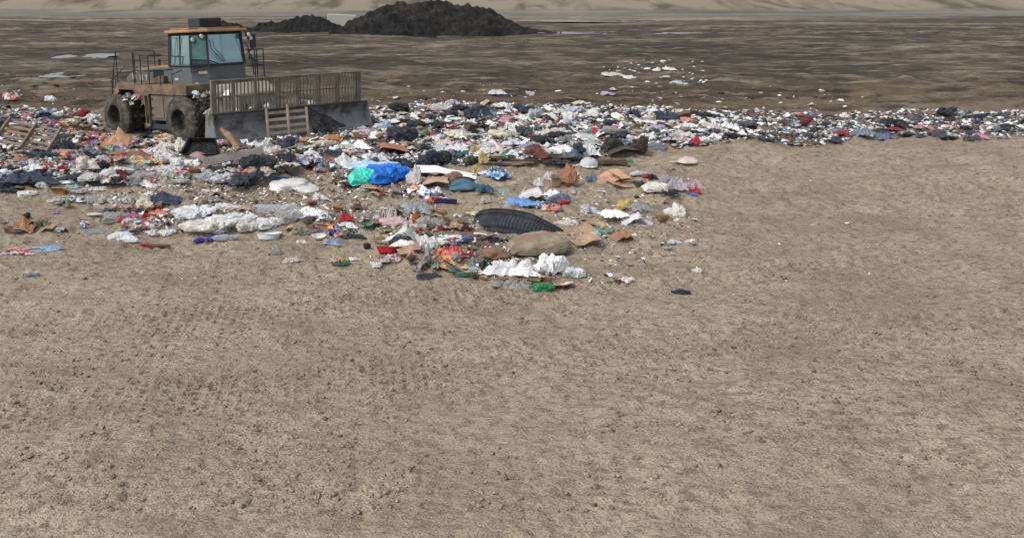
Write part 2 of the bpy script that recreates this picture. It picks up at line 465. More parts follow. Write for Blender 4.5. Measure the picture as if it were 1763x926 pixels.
def grid_mesh(name, X, Y, Z):
    r, c = X.shape
    me = bpy.data.meshes.new(name)
    me.vertices.add(r * c)
    me.vertices.foreach_set('co', np.stack([X, Y, Z], -1).reshape(-1).astype(np.float32))
    i = np.arange((r - 1) * (c - 1)); a = (i // (c - 1)) * c + i % (c - 1)
    q = np.stack([a, a + 1, a + c + 1, a + c], -1)
    me.loops.add(q.size); me.loops.foreach_set('vertex_index', q.reshape(-1).astype(np.int32))
    me.polygons.add(len(q)); me.polygons.foreach_set('loop_start', np.arange(0, q.size, 4, dtype=np.int32))
    me.update(calc_edges=True); me.polygons.foreach_set('use_smooth', [True] * len(q))
    return me

def box(bm, x0, x1, y0, y1, z0, z1, bevel=0.0, mtx=None):
    vs = [bm.verts.new((x, y, z)) for z in (z0, z1) for x, y in ((x0, y0), (x1, y0), (x1, y1), (x0, y1))]
    fs = [(0, 3, 2, 1), (4, 5, 6, 7), (0, 1, 5, 4), (1, 2, 6, 5), (2, 3, 7, 6), (3, 0, 4, 7)]
    nf = [bm.faces.new([vs[i] for i in f]) for f in fs]
    if bevel:
        es = list({e for f in nf for e in f.edges})
        r = bmesh.ops.bevel(bm, geom=es, offset=bevel, segments=1, affect='EDGES')
        vs = list({v for f in r['faces'] for v in f.verts} | {v for v in vs if v.is_valid})
    if mtx is not None: bmesh.ops.transform(bm, matrix=mtx, verts=[v for v in vs if v.is_valid])

def prism(bm, pts, a0, a1, axis='y'):
    """outline extruded along one axis; pts are (x,z) for axis y, (x,y) for axis z, (y,z) for axis x"""
    def P(p, a):
        return {'y': (p[0], a, p[1]), 'z': (p[0], p[1], a), 'x': (a, p[0], p[1])}[axis]
    A = [bm.verts.new(P(p, a0)) for p in pts]; B = [bm.verts.new(P(p, a1)) for p in pts]
    bm.faces.new(A); bm.faces.new(B[::-1])
    n = len(pts)
    for i in range(n): bm.faces.new([A[i], B[i], B[(i + 1) % n], A[(i + 1) % n]])

def tube(bm, pts, r, seg=6, r1=None):
    pts = [Vector(p) for p in pts]
    rings = []
    for i, p in enumerate(pts):
        d = (pts[min(i + 1, len(pts) - 1)] - pts[max(i - 1, 0)]).normalized()
        up = Vector((0, 0, 1)) if abs(d.z) < .95 else Vector((1, 0, 0))
        a = d.cross(up).normalized(); b = d.cross(a)
        rr = r if r1 is None else r + (r1 - r) * i / (len(pts) - 1)
        rings.append([bm.verts.new(p + (a * math.cos(2 * math.pi * k / seg) + b * math.sin(2 * math.pi * k / seg)) * rr) for k in range(seg)])
    for q, s in zip(rings, rings[1:]):
        for k in range(seg): bm.faces.new([q[k], q[(k + 1) % seg], s[(k + 1) % seg], s[k]])
    bm.faces.new(rings[0][::-1]); bm.faces.new(rings[-1])

def lathe_y(bm, prof, seg=40, cx=0, cz=0, jitter=0):
    """prof: list of (y, radius) turned about an axis along y"""
    rings = []
    for y, r in prof:
        rings.append([bm.verts.new((cx + math.cos(2 * math.pi * k / seg) * (r + jitter * rnd.uniform(-1, 1)), y, cz + math.sin(2 * math.pi * k / seg) * (r + jitter * rnd.uniform(-1, 1)))) for k in range(seg)])
    for q, s in zip(rings, rings[1:]):
        for k in range(seg): bm.faces.new([q[k], q[(k + 1) % seg], s[(k + 1) % seg], s[k]])
    bm.faces.new(rings[0]); bm.faces.new(rings[-1][::-1])

# ------------------------------------------------------------------ ground sheet
vr = np.concatenate([np.array([4000, 2600, 1900, 1500, 1250]), np.arange(1050, 60, -1.5), np.arange(60, 22, -.6), np.arange(22, 12, -.25)])
ys = CAMH * F / vr
ys = np.concatenate([[-60, -25, -8], ys, np.linspace(ys[-1] + 3, 900, 60)])
us = np.concatenate([np.linspace(-2600, -250, 30), np.arange(-200, 1300, 2.2), np.arange(1300, 1850, 3.5), np.linspace(1900, 4200, 30)])
YY = np.repeat(ys[:, None], len(us), 1)
XX = (us[None, :] - CX) / F * np.maximum(YY, 6)
ground = link_mesh('ground', grid_mesh('ground', XX, YY, H(XX, YY)), M['ground'])
_a = ground.data.attributes.new('rubbish_bed', 'FLOAT', 'POINT'); _a.data.foreach_set('value', bed(XX, YY).reshape(-1).astype(np.float32))
tag(ground, kind='structure')

# ------------------------------------------------------------------ soil mounds far behind
def mound(prof, vbase, depth, mat, label, seed, name='soil_mound'):
    """prof: (u, v_top) outline of the ridge; stands on the ground at the distance of v_base"""
    Yc = CAMH * F / vbase
    us_ = [p[0] for p in prof]
    U = np.linspace(us_[0] - 6, us_[-1] + 8, 170)
    top = np.interp(U, us_, [p[1] for p in prof])
    Xc = (U - CX) / F * Yc
    ht = np.maximum(0, CAMH - top * Yc / F)
    ht = ht * ss(0, 5, np.minimum(U - U[0], U[-1] - U))
    D = np.linspace(-1, 1, 70)
    Xg, Dg = np.meshgrid(Xc, D)
    Hg = np.repeat(ht[None, :], len(D), 0)
    Yg = Yc + Dg * depth
    prof_d = np.clip(1 - np.abs(Dg + .12 * vnoise(Xg * .25, Xg * 0, seed)) ** 1.25, 0, 1)
    Zg = Hg * prof_d * (1 + .10 * fbm(Xg * .35, Yg * .35, 3, seed)) + ridge(Xg * .55, Yg * .5, 4, seed + 5) * min(.46, .22 * ht.max()) * np.clip(prof_d * 2, 0, 1) + fbm(Xg * 1.6, Yg * 1.6, 3, seed + 9) * min(.42, .2 * ht.max()) * np.clip(prof_d * 3, 0, 1)
    Zg = Zg + H(Xg, Yg) - .12 - .9 * (1 - ss(0, .25, prof_d))
    o = link_mesh(name, grid_mesh(name, Xg, Yg, Zg), mat)
    return tag(o, label, 'soil mound', 'heaps of dark soil behind the compactor', kind='structure')

mound([(582, 55), (596, 44), (612, 34), (632, 24), (655, 14), (675, 10), (705, 8), (728, 4), (745, 2), (762, 1), (778, 6), (800, 5), (818, 9), (838, 13), (852, 22), (868, 31), (884, 42), (900, 50), (918, 56), (935, 61)], 56, 8, M['soil'], 'largest dark brown soil mound on the far mud', 3)
mound([(572, 58), (600, 50), (640, 38), (668, 30), (690, 34), (715, 42), (738, 52), (750, 60)], 60.5, 4.5, M['soil2'], 'blackish soil spill at the foot of the largest mound', 13)
mound([(430, 50), (446, 43), (470, 38), (500, 35), (520, 31), (540, 27), (556, 30), (566, 38), (580, 46), (600, 54)], 54.5, 5, M['soil2'], 'low blackish soil mound left of the largest one', 23)
mound([(350, 50), (366, 40), (385, 37), (402, 40), (420, 47), (436, 52)], 51, 4, M['soil2'], 'small dark soil mound just behind the cab roof', 33)
mound([(800, 66), (826, 62), (850, 60), (872, 62), (900, 66)], 69, 2.2, M['soil3'], 'low tan ridge of soil in front of the largest mound', 43, 'soil_ridge')

# pale slab behind the mounds
def slab():
    Yc = 128.
    bm = bmesh.new()
    x0, x1 = (563 - CX) / F * Yc, (613 - CX) / F * Yc
    z0, z1 = CAMH - 46 * Yc / F, CAMH - 24 * Yc / F
    prism(bm, [(x0, z0), (x1 + .3, z0), (x1, z1 - .2), (x0 + .1, z1)], Yc, Yc + 2.2)
    bmesh.ops.bevel(bm, geom=list(bm.edges), offset=.06, segments=1, affect='EDGES')
    o = bm_obj('tarp_covered_stack', bm, simple('pale_sheeting', (172, 170, 160), .8))
    tag(o, 'long pale grey block behind the gap between the dark mounds', 'covered stack')
slab()

# ------------------------------------------------------------------ puddles
def puddle(u, v, wu, hv, dz, label):
    p, s = ground_at(u, v)
    a = wu / s / 2; b = max(.5, hv * p.y * p.y / (F * CAMH) / 2)
    n = 48; bm = bmesh.new(); vs = []
    for k in range(n):
        t = 2 * math.pi * k / n
        r = 1 + .35 * mn.noise(Vector((math.cos(t) * 2 + u, math.sin(t) * 2, v)))
        vs.append((p.x + a * r * math.cos(t), p.y + b * r * math.sin(t)))
    zz = float(np.percentile(H(np.array([q[0] for q in vs] + [p.x]), np.array([q[1] for q in vs] + [p.y])), 55)) + dz
    bm.faces.new([bm.verts.new((x, y, zz)) for x, y in vs])
    t = NT('puddle_water'); t.b.inputs['Base Color'].default_value = (*rgb(104, 102, 104), 1)
    t.b.inputs['Roughness'].default_value = .28
    t.bump(t.noise(t.coords('Object'), 3, 4, .6), .25, .05)
    tag(bm_obj('puddle', bm, t.m), label, 'puddle', kind='structure')
puddle(150, 97, 95, 9, .0, 'long shallow puddle on the mud left of the hand rails')
puddle(108, 128, 75, 9, .0, 'pale puddle on the mud left of the rear wheel')
puddle(1060, 56, 300, 4, .05, 'thin sheet of water on the far mud at the right')
puddle(1010, 37, 260, 3, .05, 'distant strip of water beyond the far mud')
puddle(652, 142, 36, 5, -.02, 'small puddle right of the blade rack')

# ================================================================== LANDFILL COMPACTOR
def machine():
    yaw = R(48)
    Fd = Vector((math.sin(yaw), -math.cos(yaw), 0)); Ld = Vector((math.cos(yaw), math.sin(yaw), 0)); Up = Vector((0, 0, 1))
    B = Matrix((Fd, Ld, Up)).transposed().to_4x4()
    O = Vector((-7.4, 27.0, -.43))
    base = O + Fd * 1.6 + Ld * 1.67
    Mr = Matrix.Translation(O) @ B @ Matrix.Rotation(-R(3), 4, 'Y')
    root = bpy.data.objects.new('landfill_compactor', None); COL.objects.link(root)
    Mroot = Mr @ Matrix.Translation((1.6, 1.67, 0))
    root.matrix_world = Mroot
    tag(root, 'ochre and grey landfill compactor with glazed cab and wide slatted blade', 'compactor')
    off = Matrix.Translation((-1.6, -1.67, 0))
    sh = [False]
    def part(name, bm, mat, parent=root, smooth=False, mtx=None):
        if sh[0]: bmesh.ops.translate(bm, vec=(.15, .2, 0), verts=bm.verts)
        if parent is root:
            bmesh.ops.transform(bm, matrix=(off if mtx is None else Mroot.inverted() @ mtx), verts=bm.verts)
        else:
            bmesh.ops.transform(bm, matrix=(off if mtx is None else Mroot.inverted() @ mtx), verts=bm.verts)
        return bm_obj(name, bm, mat, parent, smooth)
    MB = bmesh.new
    # ---- wheels
    def wheel(cx, y0, sgn):
        """y0 = outer face, sgn = +1 when the drum runs towards +y"""
        r = .76
        bm = MB()
        prof = [(.50, .10), (.42, .13), (.38, .34), (.12, .36), (.015, .375), (.0, .42), (.05, .64), (.10, .77), (.17, .785), (.24, .78), (.26, .70), (.90, .70), (.94, .64), (.94, .2)]
        lathe_y(bm, [(y0 + sgn * a, b) for a, b in prof], 56, cx, r, .013)
        w_ = part('wheel', bm, M['wheel'], smooth=False)
        bm = MB()
        for row in range(4):
            for k in range(16):
                a = 2 * math.pi * (k + .5 * (row % 2)) / 16
                m = Matrix.Translation((cx, y0 + sgn * (.34 + row * .17), r)) @ Matrix.Rotation(a, 4, 'Y') @ Matrix.Translation((0, 0, .72))
                bmesh.ops.create_cone(bm, cap_ends=True, segments=4, radius1=.075, radius2=.05, depth=.09, matrix=m @ Matrix.Rotation(R(45), 4, 'Z'))
        part('cleats', bm, M['mudsteel'], w_)
        bm = MB()
        lathe_y(bm, [(y0 + sgn * .30, .03), (y0 + sgn * .31, .13), (y0 + sgn * .44, .15), (y0 + sgn * .48, .05)], 20, cx, r)
        for k in range(8):
            a = 2 * math.pi * k / 8
            bmesh.ops.create_cone(bm, cap_ends=True, segments=6, radius1=.022, radius2=.022, depth=.05, matrix=Matrix.Translation((cx + .22 * math.cos(a), y0 + sgn * .38, r + .22 * math.sin(a))) @ Matrix.Rotation(R(90), 4, 'X'))
        part('hub', bm, M['mudsteel'], w_)
    wheel(-.72, -.06, 1); wheel(3.0, -.12, 1); wheel(-.72, 3.34, -1); wheel(3.0, 3.4, -1)
    for cx, y0 in ((-.72, -.06), (3.0, -.12)):
        for k in range(26):
            a = rnd.uniform(-.3, 3.4); y_ = y0 + rnd.uniform(.12, .8); bm = MB()
            if k == 0: mud_bm = MB()
            bmesh.ops.create_icosphere(mud_bm, subdivisions=1, radius=rnd.uniform(.03, .09), matrix=Matrix.Translation((cx + math.cos(a) * .74, y_, .76 + math.sin(a) * .74)) @ Matrix.Diagonal((1, 1.3, .8, 1)))
            bm.free()
        o_ = part('packed_mud', mud_bm, M['mudsteel']); o_['kind'] = 'stuff'
    for x_ in (1.12, 1.2):
        bm = MB(); tube(bm, [(x_, .03, .6), (x_ + .03, .0, 1.0), (x_ - .02, .02, 1.5)], .016, 5); part('hose', bm, M['blackgap'])
    bm = MB()
    for k in range(6): box(bm, .62 + k * .1, .68 + k * .1, .735, .748, 2.0, 2.3)
    part('grille', bm, M['blackgap'])
    bm = MB(); tube(bm, [(2.6, .06, 1.87), (2.6, .06, 2.2), (2.52, .5, 2.3)], .016); part('grab_handle', bm, M['tube'])
    # ---- chassis
    bm = MB()
    box(bm, -1.0, 2.7, 1.0, 2.35, .45, 1.6, .03)
    box(bm, 2.7, 4.6, 1.15, 2.2, .5, 1.25, .03)
    tube(bm, [(-.72, .5, .76), (-.72, 2.9, .76)], .16, 12); tube(bm, [(3.0, .5, .76), (3.0, 2.9, .76)], .16, 12)
    part('chassis', bm, M['blackgap'])
    bm = MB(); lathe_y(bm, [(.62, .08), (.63, .2), (.85, .22), (.9, .12)], 20, .62, .74)
    part('axle_housing', bm, M['darkpaint'])
    # ---- fender and deck
    bm = MB()
    prism(bm, [(-.92, 1.22), (-.52, 1.89), (.9, 1.89), (.9, 1.86), (1.15, 1.86), (3.3, 1.86), (3.3, 1.56), (1.26, 1.56), (1.26, .5), (1.03, .5), (1.03, 1.18), (.42, 1.68), (-.40, 1.68), (-.80, 1.18)], .04, .10)
    box(bm, -.5, .98, .10, 1.0, 1.80, 1.885); box(bm, .98, 3.28, .10, 1.0, 1.78, 1.855)
    box(bm, 3.2, 3.3, .12, 1.0, 1.56, 1.78)
    prism(bm, [(-.92, 1.22), (-.52, 1.87), (-.46, 1.87), (-.84, 1.20)], .1, 1.0)
    prism(bm, [(.42, 1.68), (1.03, 1.18), (1.07, 1.22), (.46, 1.74)], .1, 1.0)
    part('fender', bm, M['yellow'])
    bm = MB()
    box(bm, 1.30, 2.08, .10, .92, .70, 1.55, .02)
    prism(bm, [(2.09, .10), (2.50, .10), (2.95, .42), (2.95, .92), (2.09, .92)], .84, 1.55, 'z')
    t_ = part('storage_box', bm, M['browngrey'])
    bm = MB(); box(bm, 1.36, 2.0, .075, .098, .78, 1.48, .008)
    part('door', bm, M['browngrey'], t_)
    for z in (.86, 1.1, 1.38):
        bm = MB(); box(bm, 1.33, 1.46, .05, .075, z, z + .035); part('hinge', bm, M['blackgap'], t_)
    bm = MB(); box(bm, .8, 2.7, .12, .5, .40, .58, .02); box(bm, 1.0, 2.3, .16, .3, .22, .27); box(bm, 1.0, 1.04, .16, .2, .22, .42); box(bm, 2.26, 2.3, .16, .2, .22, .42)
    part('side_step', bm, M['darkpaint'])
    # ---- engine hood
    hp = [(-1.02, 1.88), (-1.05, 2.0), (-.78, 2.16), (-.35, 2.29), (.25, 2.38), (.9, 2.43), (1.60, 2.45), (1.60, 1.88)]
    bm = MB(); prism(bm, hp, .78, 2.56); part('engine_hood', bm, M['roofpaint'])
    bm = MB(); prism(bm, [(-.96, 1.9), (-.98, 2.0), (-.74, 2.11), (-.33, 2.235), (.25, 2.32), (.9, 2.37), (1.57, 2.39), (1.57, 1.9)], .75, .777)
    sp_ = part('hood_side_panel', bm, M['grey'])
    bm = MB(); box(bm, -.62, -.4, .735, .747, 1.96, 2.13); part('sticker', bm, M['label'], sp_)
    bm = MB(); prism(bm, [(.55, 1.88), (1.38, 1.88), (1.38, 2.10), (1.05, 2.10)], .60, .745); part('step_plate', bm, M['yellow'])
    for ch, x in (('H', -.10), ('Y', .20)):
        cu = bpy.data.curves.new('letter', 'FONT'); cu.body = ch; cu.size = .30; cu.extrude = .004; cu.align_x = 'CENTER'
        tmp = bpy.data.objects.new('letter', cu); COL.objects.link(tmp)
        dg = bpy.context.evaluated_depsgraph_get(); me = bpy.data.meshes.new_from_object(tmp.evaluated_get(dg))
        bpy.data.objects.remove(tmp)
        me.transform(off @ Matrix.Translation((x, .738, 1.93)) @ Matrix.Rotation(R(90), 4, 'X'))
        me.materials.clear()
        link_mesh('letter', me, M['label'], sp_)
    bm = MB(); tube(bm, [(.2, 1.3, 2.38), (.2, 1.3, 2.62)], .05, 8); part('exhaust_pipe', bm, M['darkpaint'])
    # ---- rails
    ry = .07
    rails = [[(-.95, ry, 1.3), (-.72, ry, 2.3), (-.5, ry, 2.96), (.50, ry, 2.95), (.72, ry, 2.83), (1.38, ry, 2.80), (1.46, .5, 2.78)],
             [(-.72, ry, 2.36), (.58, ry, 2.36), (.72, ry, 2.31), (1.4, ry, 2.3), (1.46, .5, 2.3)]]
    bm = MB()
    for r_ in rails: tube(bm, r_, .024)
    for x, zt in ((-.5, 2.96), (.48, 2.95), (.56, 2.93), (.9, 2.82), (1.34, 2.8)): tube(bm, [(x, ry, 1.87), (x, ry, zt)], .022)
    tube(bm, [(1.95, ry, 1.85), (1.95, ry, 2.1), (2.1, ry, 2.32), (2.1, .5, 2.34)], .02)
    tube(bm, [(-1.25, .3, 1.0), (-1.25, .3, 1.95), (-1.0, .3, 1.98)], .02); tube(bm, [(-1.0, .3, 1.98), (-1.0, .3, 1.1)], .02)
    for z in (1.2, 1.45, 1.7): tube(bm, [(-1.25, .3, z), (-1.0, .3, z)], .018)
    for pts in ([(-.5, 1.6, 2.9), (-.5, ry, 2.96)], [(-.5, 1.6, 2.9), (-.5, 1.6, 2.2)], [(-1.0, ry, 1.9), (-.72, .5, 2.4), (-.5, .9, 2.36)]): tube(bm, pts, .02)
    part('hand_rail', bm, M['tube'])
    # ---- cab
    sh[0] = True
    P = [(1.42, .55), (2.54, .55), (2.93, .94), (2.93, 2.40), (2.54, 2.79), (1.42, 2.79)]
    bm = MB(); prism(bm, [(p[0], p[1]) for p in P], 1.60, 2.40, 'z'); cabl = part('cab_base', bm, M['grey'])
    bm = MB(); Q = [(1.40, .50), (2.57, .50), (2.98, .91), (2.98, 2.43), (2.57, 2.84), (1.40, 2.84)]
    prism(bm, Q, 1.44, 1.59, 'z'); part('cab_platform', bm, M['yellow'])
    bm = MB()
    for i, p in enumerate(P):
        rr = .05 if i in (1, 2, 3, 4) else .07
        tube(bm, [(p[0], p[1], 2.40), ((p[0] - 1.9) * .95 + 1.87, (p[1] - 1.67) * .93 + 1.67, 3.46)], rr, 4)
    tube(bm, [(1.98, .55, 2.4), (1.946, .628, 3.46)], .035, 4)
    for a, b in zip(P, P[1:] + P[:1]):
        tube(bm, [((a[0] - 1.9) * .95 + 1.87, (a[1] - 1.67) * .93 + 1.67, 3.42), ((b[0] - 1.9) * .95 + 1.87, (b[1] - 1.67) * .93 + 1.67, 3.42)], .045, 4); tube(bm, [(*a, 2.42), (*b, 2.42)], .04, 4)
    part('cab_frame', bm, M['darkpaint'])
    def top(p): return ((p[0] - 1.9) * .95 + 1.87, (p[1] - 1.67) * .93 + 1.67)
    def pane(a, b, z0, z1, name='window'):
        A, B_, C2, D2 = Vector((*a, z0)), Vector((*b, z0)), Vector((*top(b), z1)), Vector((*top(a), z1))
        n = (B_ - A).cross(D2 - A).normalized() * .008; d1 = (B_ - A).normalized() * .04; bm = MB()
        lo = [bm.verts.new(p - n) for p in (A + d1, B_ - d1, C2 - d1, D2 + d1)]; hi = [bm.verts.new(p + n) for p in (A + d1, B_ - d1, C2 - d1, D2 + d1)]
        bm.faces.new(lo[::-1]); bm.faces.new(hi)
        for q in range(4): bm.faces.new([lo[q], lo[(q + 1) % 4], hi[(q + 1) % 4], hi[q]])
        return part(name, bm, M['glass'])
    pane(P[0], (1.98, .55), 2.46, 3.38); pane((1.98, .55), P[1], 2.46, 3.38)
    pane(P[1], P[2], 2.46, 3.38); pane(P[2], P[3], 2.46, 3.38, 'windscreen'); pane(P[3], P[4], 2.46, 3.38); pane(P[4], P[5], 2.46, 3.38)
    pane(P[5], P[0], 2.46, 3.38, 'rear_window')
    # frame of the small window in the side door
    bm = MB()
    for a_, b_ in (((1.62, 2.75), (1.93, 2.75)), ((1.93, 2.75), (1.93, 3.32)), ((1.62, 2.75), (1.62, 3.32)), ((1.62, 3.32), (1.93, 3.32))):
        tube(bm, [(a_[0], .525, a_[1]), (b_[0], .525, b_[1])], .014, 4)
    part('window_frame', bm, M['grey'])
    # roof
    bm = MB(); Q = [(1.32, .46), (2.60, .46), (3.08, .88), (3.08, 2.46), (2.60, 2.90), (1.32, 2.90)]
    prism(bm, Q, 3.47, 3.56, 'z'); bmesh.ops.bevel(bm, geom=list(bm.edges), offset=.02, segments=1, affect='EDGES')
    rf = part('roof', bm, M['roofpaint'])
    bm = MB(); box(bm, 1.45, 2.45, .62, 2.72, 3.585, 3.62); box(bm, 2.5, 2.95, .95, 1.5, 3.575, 3.60)
    for x, y in ((1.6, .7), (1.6, 2.6), (2.3, .7), (2.3, 2.6)): box(bm, x, x + .08, y, y + .08, 3.56, 3.585)
    part('roof_rack', bm, M['roofpaint'], rf)
    bm = MB(); box(bm, 1.75, 2.35, 1.12, 2.02, 3.64, 3.93, .025); ac = part('air_conditioner', bm, M['darkpaint'], rf)
    bm = MB()
    for k in range(9): box(bm, 2.352, 2.365, 1.2 + k * .088, 1.23 + k * .088, 3.69, 3.89)
    box(bm, 2.352, 2.372, 1.14, 1.17, 3.66, 3.91); box(bm, 2.352, 2.372, 1.98, 2.01, 3.66, 3.91)
    part('grille', bm, M['tube'], rf)
    # lamps
    for p in ((2.70, .50, 3.24), (2.95, .66, 3.34), (3.08, 2.50, 3.34), (2.92, 2.72, 3.22)):
        bm = MB(); m = Matrix.Translation(p) @ Matrix.Rotation(R(90), 4, 'Y')
        bmesh.ops.create_cone(bm, cap_ends=True, segments=16, radius1=.05, radius2=.088, depth=.13, matrix=m)
        h_ = part('headlight', bm, M['tube'])
        bm = MB(); bmesh.ops.create_cone(bm, cap_ends=True, segments=16, radius1=.075, radius2=.06, depth=.03, matrix=Matrix.Translation((p[0] + .075, p[1], p[2])) @ Matrix.Rotation(R(90), 4, 'Y'))
        part('lens', bm, M['lens'], h_)
    # guard bars across the corner window
    bm = MB()
    a, b = Vector((2.60, .50, 0)), Vector((3.02, .92, 0))
    A0, A1 = a + Vector((0, 0, 2.64)), b + Vector((0, .0, 2.58)); A2 = Vector((3.05, 1.35, 2.42)); B0 = a + Vector((0, 0, 2.22)); B1 = b + Vector((0, 0, 2.38))
    for pts in ((A0, A1, A2), (A0, B0), (B0, B1, A2, Vector((3.03, 2.4, 2.42)))): tube(bm, pts, .018, 5)
    for k in range(10):
        f = (k + .5) / 10; tp = A0.lerp(A1, f); bt = B0.lerp(B1, min(1, f + .09)); tube(bm, [tp, bt], .014, 4)
    part('window_guard', bm, M['tube'])
    # wipers
    for y_, z_ in ((1.15, 2.50), (1.28, 2.52)):
        bm = MB(); tube(bm, [(2.975, y_ + .35, z_), (2.975, y_ - .08, z_ + .42), (2.93, y_ - .14, z_ + .72)], .011, 4); part('wiper', bm, M['blackgap'])
    bm = MB(); tube(bm, [(2.975, 2.42, 2.5), (2.96, 2.3, 3.1), (2.96, 2.22, 3.3)], .014, 4); part('wiper', bm, M['blackgap'])
    # inside
    bm = MB(); box(bm, 1.7, 2.1, 1.4, 1.95, 2.25, 2.45, .04); box(bm, 1.62, 1.75, 1.42, 1.93, 2.4, 3.15, .05); box(bm, 1.62, 1.74, 1.55, 1.8, 3.12, 3.3, .03); part('operator_seat', bm, M['seat'])
    bm = MB(); tube(bm, [(2.6, 1.65, 2.4), (2.45, 1.65, 2.75)], .03, 8)
    tube(bm, [(2.45 + .05 * math.cos(t), 1.65 + .18 * math.sin(t), 2.75 + .12 * math.cos(t)) for t in np.linspace(0, 6.283, 17)], .014, 5)
    part('steering_wheel', bm, M['tube'])
    # stickers on the cab base
    bm = MB(); m = Matrix.Translation((2.54, .55, 0)) @ Matrix.Rotation(R(45), 4, 'Z'); box(bm, .22, .50, -.012, -.004, 2.16, 2.25, mtx=m); part('sticker', bm, M['label'], cabl)
    bm = MB(); box(bm, .10, .20, -.012, -.004, 1.80, 1.89, mtx=m); part('sticker', bm, M['label'], cabl)
    bm = MB(); box(bm, 1.66, 1.84, .536, .546, 1.96, 2.03); part('sticker', bm, M['label'], cabl)
    # mirror, far hand rail and platform
    bm = MB(); box(bm, 2.62, 2.68, 2.98, 3.22, 2.88, 3.36, .015); mi = part('mirror', bm, M['darkpaint'])
    for q_ in ([(2.6, 2.84, 3.40), (2.65, 3.1, 3.38)], [(2.6, 2.84, 2.7), (2.65, 3.1, 2.9)]):
        bm = MB(); tube(bm, q_, .016); part('bracket', bm, M['tube'], mi)
    bm = MB()
    tube(bm, [(2.75, 2.8, 2.84), (2.75, 3.45, 2.84), (2.2, 3.45, 2.84)], .022); tube(bm, [(2.75, 2.8, 2.3), (2.75, 3.45, 2.3), (2.2, 3.45, 2.3)], .02)
    for x, y in ((2.75, 3.15), (2.75, 3.45), (2.3, 3.45)): tube(bm, [(x, y, 1.7), (x, y, 2.84)], .02)
    tube(bm, [(3.0, 2.5, 2.9), (3.1, 2.62, 2.6), (3.02, 2.75, 2.0)], .02); tube(bm, [(2.98, 2.6, 2.6), (2.9, 3.0, 2.45)], .02); tube(bm, [(2.98, 2.45, 3.1), (3.08, 2.55, 2.85), (3.0, 2.6, 2.5)], .016)
    part('hand_rail', bm, M['tube'])
    bm = MB(); box(bm, 1.3, 3.2, 2.4, 3.34, 1.72, 1.86); box(bm, -.5, 1.3, 2.4, 3.3, 1.8, 1.88); part('deck', bm, M['yellow'])
    # front frame
    sh[0] = False
    bm = MB(); prism(bm, [(2.95, .8), (2.95, 1.72), (3.2, 1.80), (4.1, 1.84), (4.6, 1.55), (4.6, .8)], 1.0, 2.7)
    bmesh.ops.bevel(bm, geom=list(bm.edges), offset=.03, segments=1, affect='EDGES')
    part('front_frame', bm, simple('dusty_beige_steel', (150, 140, 128), .8))
    # ---- blade
    yb = R(37)
    e1 = Vector((math.cos(yb), math.sin(yb), 0)); nn = Vector((math.sin(yb), -math.cos(yb), 0))
    Mb = Matrix((e1, nn, Up)).transposed().to_4x4(); Mb.translation = (-3.98, 23.5, -.06)
    LB = 5.72
    prof = [(.24, .14), (.12, .20), (.0, .32), (-.09, .46), (-.12, .60), (-.08, .76), (.04, .93)]
    bm = MB(); nx = 30
    fr = [[bm.verts.new((LB * i / nx, a, b)) for (a, b) in prof] for i in range(nx + 1)]
    bk = [[bm.verts.new((LB * i / nx, a - .06, b)) for (a, b) in prof] for i in range(nx + 1)]
    for i in range(nx):
        for k in range(len(prof) - 1):
            bm.faces.new([fr[i][k], fr[i + 1][k], fr[i + 1][k + 1], fr[i][k + 1]]); bm.faces.new([bk[i][k], bk[i][k + 1], bk[i + 1][k + 1], bk[i + 1][k]])
        bm.faces.new([fr[i][-1], fr[i + 1][-1], bk[i + 1][-1], bk[i][-1]]); bm.faces.new([fr[i][0], bk[i][0], bk[i + 1][0], fr[i + 1][0]])
    bl = part('blade', bm, M['blade'], smooth=False, mtx=Mb)
    bm = MB(); box(bm, .02, LB - .02, .19, .26, -.06, .18, .01)
    part('cutting_edge', bm, M['edge'], bl, mtx=Mb)
    for k in range(24):
        bm = MB(); bmesh.ops.create_cone(bm, cap_ends=True, segments=6, radius1=.018, radius2=.014, depth=.02, matrix=Matrix.Translation((.2 + k * .23, .265, .05 + .05 * (k % 2))) @ Matrix.Rotation(R(90), 4, 'X'))
        part('bolt', bm, M['blackgap'], bl, mtx=Mb)
    for x0, x1 in ((-.03, 0.), (LB, LB + .03)):
        bm = MB(); prism(bm, [(-.42, -.04), (-.42, .30), (-.34, .93), (.10, .945), (.16, .6), (.28, .2), (.28, -.04)], x0, x1, 'x'); part('end_plate', bm, M['blade'], bl, mtx=Mb)
    bm = MB(); prism(bm, [(-.1, .93), (.06, .93), (.06, .965), (-.1, .965)], 0, LB, 'x'); part('top_beam', bm, M['darkpaint'], bl, mtx=Mb)
    # rack
    r0, r1, zb, zt = -.02, LB - .24, .967, 1.96
    bm = MB()
    box(bm, r0, r1, -.05, .03, zt - .05, zt, .008); box(bm, r0, r1, -.045, .025, zb, zb + .035)
    tr = part('trash_rack', bm, M['rack'], bl, mtx=Mb)
    bm = MB(); box(bm, .05, 2.7, -.042, .018, 1.42, 1.475); box(bm, 2.7, r1 - .05, -.042, .018, 1.44, 1.475); part('mid_rail', bm, M['rack'], tr, mtx=Mb)
    n = 44; bm = MB()
    for k in range(1, n):
        x = r0 + (r1 - r0) * k / n
        if k % 6 == 0 or k == 1: continue
        box(bm, x - .014, x + .014, -.035, .012, zb + .036, zt - .051)
    part('slats', bm, M['rack'], tr, mtx=Mb)
    for k in [0, 1] + list(range(6, n, 6)) + [n - 1, n]:
        x = r0 + (r1 - r0) * k / n; wd = .045 if k not in (0, n) else .04
        x = min(max(x, r0 + .045), r1 - .045)
        bm = MB(); box(bm, x - wd, x + wd, -.065, .034, zb + .002, zt - .052, .006); part('post', bm, M['rack'], tr, mtx=Mb)
